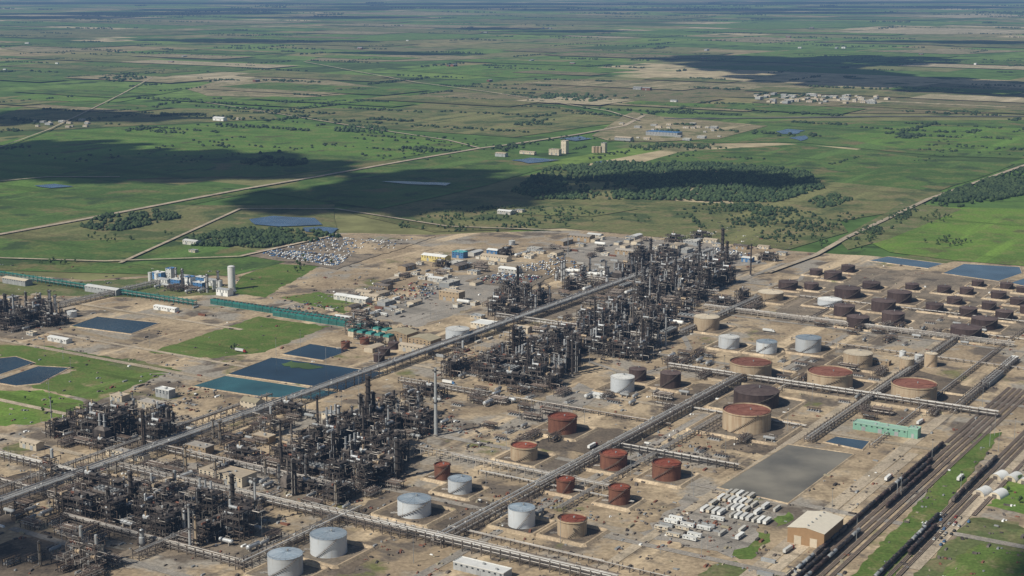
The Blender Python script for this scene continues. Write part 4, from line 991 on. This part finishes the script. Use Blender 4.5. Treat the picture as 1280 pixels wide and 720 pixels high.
for nm,m,cnt in [('material_pile',steel2,1300),('pallet_stack',olive,400),('equipment_crate',greyp,450),('scrap_pile',rusts,450),('spare_part',white,140),('tarped_stack',steel,600)]:
    b=MB(); c=0; t=0
    while c<cnt and t<cnt*6:
        t+=1; u=R.uniform(-20,1300); v=R.uniform(330,735); x,y=G(u,v)
        if R.random()<.6:
            zc=R.choice([(880,650),(450,370),(620,450),(260,560),(150,640),(560,540),(900,310),(30,400),(230,500),(780,440),(400,600),(640,640),(840,560),(120,600),(300,640)]); x,y=G(zc[0]+R.gauss(0,45),zc[1]+R.gauss(0,14))
        if free(x,y,.8):
            s=R.uniform(.8,2.4); b.box(x,y,.1+s*.3,s,s*R.uniform(.6,3.5),s*.6,AZ+R.choice([0,0,.4,1.57]),R.uniform(.7,1)); c+=1
            if R.random()<.4: b.box(x+1.5*s,y+.4,.1+s*.2,s*.7,s*.7,s*.4,AZ)
    structure(nm,b.mesh(nm,m),'scattered yard materials lying on bare soil','stuff','yard materials')
# ------------------------------------------------------------ distant plants and farms
def far(u,v,pr,rz=0,lab=None): x,y=G(u,v); pr.place(x,y,AZ+rz,z=1.5,label=lab)
far(706,192,building(15,15,32,cream,cream,'flat','x',1,True,lab='tall cream grain elevator tower')); far(694,194,building(30,14,14,cream,tanr,'flat','x',2,True,lab='cream elevator hall beside the tower'))
far(755,191,building(12,12,24,cream,greyp,'flat','x',1,True,lab='tall cream elevator block')); 
for i in range(3): far(742+i*4,193,silo(5,18,beiges))
far(627,196,building(30,15,8,greyp,tanr,'gable','x',2)); far(660,193,building(44,12,6,cream,tanr,'gable','x',2))
far(830,170,building(100,34,11,greyp,bluep,'flat','x',2,lab='long blue roofed industrial hall')); far(780,176,building(50,20,8,greyp,tanr,'gable','x',2))
far(275,151,building(44,18,9,white,white,'gable','x',2,lab='white farm hall with gable roof')); far(300,150,GB[1])
far(632,268,GB[0]); far(650,266,GB[3]); far(240,306,GB[0]); far(640,267,GB[3])
FB=[building(22,12,7,white,greyp,'gable','x',1,True,'barn','white gabled farm barn among fields',cat='barn'),building(30,16,8,rusts,greyp,'gable','x',1,True,'barn','red brown farm barn among fields',cat='barn'),building(30,16,7,greyp,greyp,'gable','x',1,True,'barn','grey metal farm barn among fields',cat='barn')]
for i in range(26):
    u=R.uniform(0,1280); v=R.choice([R.uniform(30,80),R.uniform(60,130)])
    for k in range(R.choice([1,1,2])):
        x,y=G(u+R.uniform(-8,8),v+R.uniform(-.8,.8)); R.choice(FB).place(x,y,AZ+R.choice([0,1.57]),R.uniform(.8,1.2),z=1.5,group='farm buildings among distant fields')
for i in range(55):
    u=R.uniform(945,1110); v=R.uniform(119,131); x,y=G(u,v); R.choice(GB[1:4]).place(x,y,AZ+R.choice([0,1.57]),R.uniform(.8,1.3),z=3,group='distant industrial yard buildings')
for i in range(26):
    u=R.uniform(770,900); v=R.uniform(156,178); x,y=G(u,v); R.choice(GB[1:5]).place(x,y,AZ,R.uniform(.7,1.0),z=2,group='distant industrial yard buildings')
for i in range(14):
    u=R.uniform(40,110); v=R.uniform(150,160); x,y=G(u,v); R.choice(GB[1:5]).place(x,y,AZ,R.uniform(.6,.9),z=2,group='distant industrial yard buildings')
# ------------------------------------------------------------ trees
bmm=bmesh.new(); bmesh.ops.create_icosphere(bmm,subdivisions=1,radius=1); icov=np.array([v.co[:] for v in bmm.verts]); icof=np.array([[v.index for v in f.verts] for f in bmm.faces]); bmm.free()
rng=np.random.default_rng(3)
def tri_mesh(name,vs,fs,mat):
    v=np.concatenate(vs); n=0; ff=[]
    for a,f in zip(vs,fs): ff.append(f+n); n+=len(a)
    f=np.concatenate(ff); me=bpy.data.meshes.new(name); me.vertices.add(len(v)); me.vertices.foreach_set('co',v.astype(np.float32).ravel())
    me.loops.add(len(f)*3); me.loops.foreach_set('vertex_index',f.astype(np.int32).ravel()); me.polygons.add(len(f)); me.polygons.foreach_set('loop_start',np.arange(0,len(f)*3,3,dtype=np.int32)); me.polygons.foreach_set('loop_total',np.full(len(f),3,dtype=np.int32))
    me.materials.append(mat); me.update(); me.validate(); return me
def blob(x,y,z,rx,rz_,j=.22):
    return icov*(1+rng.uniform(-j,j,(len(icov),1)))*np.array([rx,rx,rz_])+np.array([x,y,z])
TP=[]
for k in range(4):
    vs=[];fs=[]
    for i in range(9):
        t=rng.uniform(0,6.28); q=rng.uniform(0,2.6); vs.append(blob(q*math.cos(t),q*math.sin(t),rng.uniform(3.5,9),rng.uniform(1.1,2.1),rng.uniform(1,1.9),.35)); fs.append(icof)
    for i in range(120):
        c=rng.normal(0,1,3); c/=np.linalg.norm(c); c=c*np.array([3.6,3.6,3.8])*rng.uniform(.8,1.1)+np.array([0,0,6.4]); vs.append(c+rng.uniform(-.5,.5,(3,3))); fs.append(np.array([[0,1,2]]))
    cr=tri_mesh('tree_crown',vs,fs,leaf)
    tk=MB(); tk.tube((0,0,-.3),(.2,0,5),.35,7,r2=.2); tk.tube((.2,0,3.5),(1.8,.6,6.5),.14,5,r2=.06); tk.tube((.1,0,3),(-1.6,-.5,6),.14,5,r2=.06); tk.tube((.2,0,5),(.1,.3,9),.2,5,r2=.05)
    TP.append(Proto('tree','tree','leafy green deciduous tree beside open grass',[('trunk',tk.mesh('tree_trunk',bark)),('crown',cr)]))
tz=[([(1140,275),(1170,266),(1195,272),(1170,282)],22),([(1155,304),(1180,298),(1225,304),(1190,310)],26),([(1060,308),(1090,292),(1100,300),(1070,318)],14),([(100,300),(120,294),(180,298),(130,306)],14),([(880,262),(900,256),(990,262),(940,270)],24),([(45,330),(60,326),(100,328),(80,332)],10),
 ([(600,275),(700,260),(850,275),(700,288)],22),([(180,292),(300,285),(400,292),(300,305)],30),([(500,282),(560,268),(620,285),(560,292)],18),([(1000,300),(1040,280),(1060,290),(1020,315)],16),([(270,432),(300,420),(330,425),(300,440)],2),([(20,500),(60,495),(80,510),(40,520)],3),([(1240,600),(1290,600),(1290,650),(1245,640)],5),([(380,322),(420,330),(380,345),(340,350)],10)]
for px,c in tz:
    poly=[G(*q) for q in px]; xs=[p[0] for p in poly]; ys=[p[1] for p in poly]; k=0; t=0
    while k<c and t<4000:
        t+=1; x=R.uniform(min(xs),max(xs)); y=R.uniform(min(ys),max(ys))
        if inpoly((x,y),poly): R.choice(TP).place(x,y,R.uniform(0,6),R.uniform(.45,.9),group='trees on the open grassland',z=.3); k+=1
def wood(px,cnt,size,name='woodland',lab='low dark green woodland on the plain',ncl=26,keep=.12):
    poly=[G(*q) for q in px]; xs=[p[0] for p in poly]; ys=[p[1] for p in poly]; vs=[];fs=[]; t=0; W_=max(xs)-min(xs); D_=max(ys)-min(ys)
    cl=[(R.uniform(min(xs),max(xs)),R.uniform(min(ys),max(ys)),R.uniform(.03,.12)*W_,R.uniform(.05,.17)*D_) for _ in range(ncl)]
    while len(vs)<cnt and t<cnt*40:
        t+=1; x=R.uniform(min(xs),max(xs)); y=R.uniform(min(ys),max(ys))
        if not inpoly((x,y),poly): continue
        if R.random()>keep and not any(((x-a)/r)**2+((y-b)/q)**2<1 for a,b,r,q in cl): continue
        s=size*R.uniform(.5,1.2); vs.append(blob(x,y,s*.45,s*.55,s*.55,.32)); fs.append(icof)
    if vs: structure(name,tri_mesh(name,vs,fs,leaf2),lab,'stuff','woodland')
for px,c,s,nc in [([(640,240),(680,212),(760,203),(900,205),(1010,214),(1030,236),(970,254),(800,250),(670,250)],5200,8,70),([(1160,254),(1200,236),(1290,208),(1330,212),(1300,240),(1190,262)],2000,8,50),
 ([(100,284),(130,270),(200,264),(230,272),(140,292)],500,7,18),([(230,300),(300,285),(400,290),(430,298),(330,310),(240,308)],1200,6.5,40),([(300,204),(330,197),(385,201),(380,208),(320,208)],300,8.5,14),([(410,164),(440,157),(490,160),(480,168)],200,9,12),
 ([(1005,252),(1040,244),(1070,250),(1030,262)],180,7,10),([(885,262),(900,254),(1000,262),(960,270)],260,6.5,16),([(660,124),(700,118),(770,122),(740,129)],240,12,14),([(620,185),(640,181),(650,186),(630,190)],60,9,6),([(480,290),(540,262),(700,256),(760,268),(640,290)],350,5,26),
 ([(1050,300),(1130,262),(1160,255),(1120,285),(1060,312)],220,5,14),([(500,186),(520,184),(560,188),(530,192)],80,8,6),([(120,100),(160,96),(190,99),(150,103)],110,13,8),([(780,182),(900,180),(900,186),(800,188)],140,7,16),([(720,212),(760,208),(770,214),(740,216)],80,8,6),([(840,265),(900,250),(1080,270),(1000,305),(900,300)],420,5.5,30)]:
    wood(px,c,s,ncl=nc)
vs=[];fs=[]
for i in range(360):
    v=4+R.random()**1.35*200; u=R.uniform(-20,1300); x,y=G(u,v); d=y/4000; D=R.choice([AX,BX,BX]); ln=R.uniform(60,420)*max(1,d*.55); k=R.randrange(12,44); s0=R.uniform(5,8)*max(1,d*.38); wd=R.uniform(5,35)*max(1,d*.5)
    if y<4300: s0*=.75; k=k//2
    for j in range(k):
        t=R.uniform(-.5,.5)*ln; w=R.gauss(0,.5)*wd; s=s0*R.uniform(.6,1.2)
        vs.append(blob(x+D[0]*t-D[1]*w,y+D[1]*t+D[0]*w,s*.5,s*.85,s*.6,.3)); fs.append(icof)
structure('hedgerow',tri_mesh('hedgerow',vs,fs,leaf2),'scattered dark tree clumps along distant field edges','stuff','trees')
# ------------------------------------------------------------ sun, clouds, sky
EL=rad(43); sd=Vector((-.80*math.cos(EL),-.60*math.cos(EL),math.sin(EL))).normalized()
HC=1700.0; off=(sd.x/sd.z*HC,sd.y/sd.z*HC)
CL=[[(-20,205,100,20),(40,204,120,21),(140,206,130,20),(250,206,110,17),(350,212,80,13),(60,186,90,10),(200,218,120,10)],[(340,254,70,12),(400,248,100,20),(490,243,110,24),(570,243,95,22),(640,236,60,15),(520,222,90,9)],
 [(60,144,120,6),(150,147,100,6),(-10,150,80,8)],[(960,84,120,8),(1040,96,120,11),(900,74,90,4),(1130,104,130,10),(1230,110,90,11),(1080,76,120,6)],
 [(470,66,60,1.5),(540,68,60,1.5)],[(180,17,190,2.6),(330,12,160,2),(60,22,120,2)],[(700,39,90,1.6),(620,36,60,1.4)],[(860,12,240,1.8),(1000,16,160,1.5),(1150,9,150,1.6)],[(560,9,200,1.6),(420,22,120,1.5)],
 [(1290,712,50,14),(1320,690,50,18)],[(340,52,120,1.8),(250,50,90,1.6)],[(1180,52,120,2),(1260,54,90,2)],[(640,5,420,1.3),(100,4,300,1.2),(1150,3,300,1.2)],[(760,232,90,9),(860,226,100,9),(950,230,60,8)],[(10,700,70,12),(-40,680,60,20)]]
for c in CL:
    vs=[];fs=[]
    for u,v,ru,rv in c:
        x,y=G(u,v); rx=ru*S(v); ry=(G(u,v-rv)[1]-G(u,v+rv)[1])/2
        for k in range(54):
            t=R.uniform(0,6.28); q=R.random()**.6; s=R.uniform(.2,.42)*(1.25-.65*q)
            b=blob(0,0,0,1,1,.25)*np.array([rx*s,ry*s,min(rx,ry)*.2*s+20])+np.array([x+off[0]+rx*q*math.cos(t),y+off[1]+ry*q*math.sin(t),HC+R.uniform(0,60)])
            vs.append(b); fs.append(icof)
    o=obj('cloud',tri_mesh('cloud',vs,fs,cloudm)); meta(o,'flat bottomed fair weather cumulus cloud','cloud','clouds shading the plain')
L=bpy.data.lights.new('sun','SUN'); L.energy=5.0; L.angle=rad(.7); L.color=(1,.945,.84); lo=bpy.data.objects.new('sun',L); link(lo); lo.rotation_euler=sd.to_track_quat('Z','Y').to_euler()
W=bpy.data.worlds.new('World'); scene.world=W; W.use_nodes=True; nt=W.node_tree; bg=nt.nodes['Background']; sk=nd(nt,'ShaderNodeTexSky',sky_type='NISHITA'); sk.sun_disc=False; sk.sun_elevation=EL; sk.sun_rotation=math.atan2(sd.x,sd.y); nt.links.new(sk.outputs[0],bg.inputs[0]); bg.inputs[1].default_value=.06
hm=bpy.data.materials.new('air_haze'); hm.use_nodes=True; nt=hm.node_tree; nt.nodes.clear(); out=nd(nt,'ShaderNodeOutputMaterial'); ab=nd(nt,'ShaderNodeVolumeAbsorption'); em=nd(nt,'ShaderNodeEmission'); ad=nd(nt,'ShaderNodeAddShader')
sig=3.6e-5; ab.inputs['Color'].default_value=(0,0,0,1); ab.inputs['Density'].default_value=sig; em.inputs['Color'].default_value=(.14,.24,.40,1); em.inputs['Strength'].default_value=sig  # haze brightness is blue volume emission standing in for scattered sunlight
nt.links.new(ab.outputs[0],ad.inputs[0]); nt.links.new(em.outputs[0],ad.inputs[1]); nt.links.new(ad.outputs[0],out.inputs['Volume'])
b=MB(); b.box(0,43000,540,118000,91000,1100); structure('sky_haze',b.mesh('sky_haze',hm),'thin blue haze in the air above the plain')
scene.view_settings.view_transform='Standard'; scene.view_settings.look='None'; scene.view_settings.exposure=0
cam=bpy.data.cameras.new('camera'); co=bpy.data.objects.new('camera',cam); link(co); cam.sensor_width=36; cam.lens=F/1280*36; cam.clip_start=1; cam.clip_end=200000
co.location=(0,0,H); co.rotation_euler=(math.pi/2-PIT,0,0); scene.camera=co
print('objects',len(bpy.data.objects))
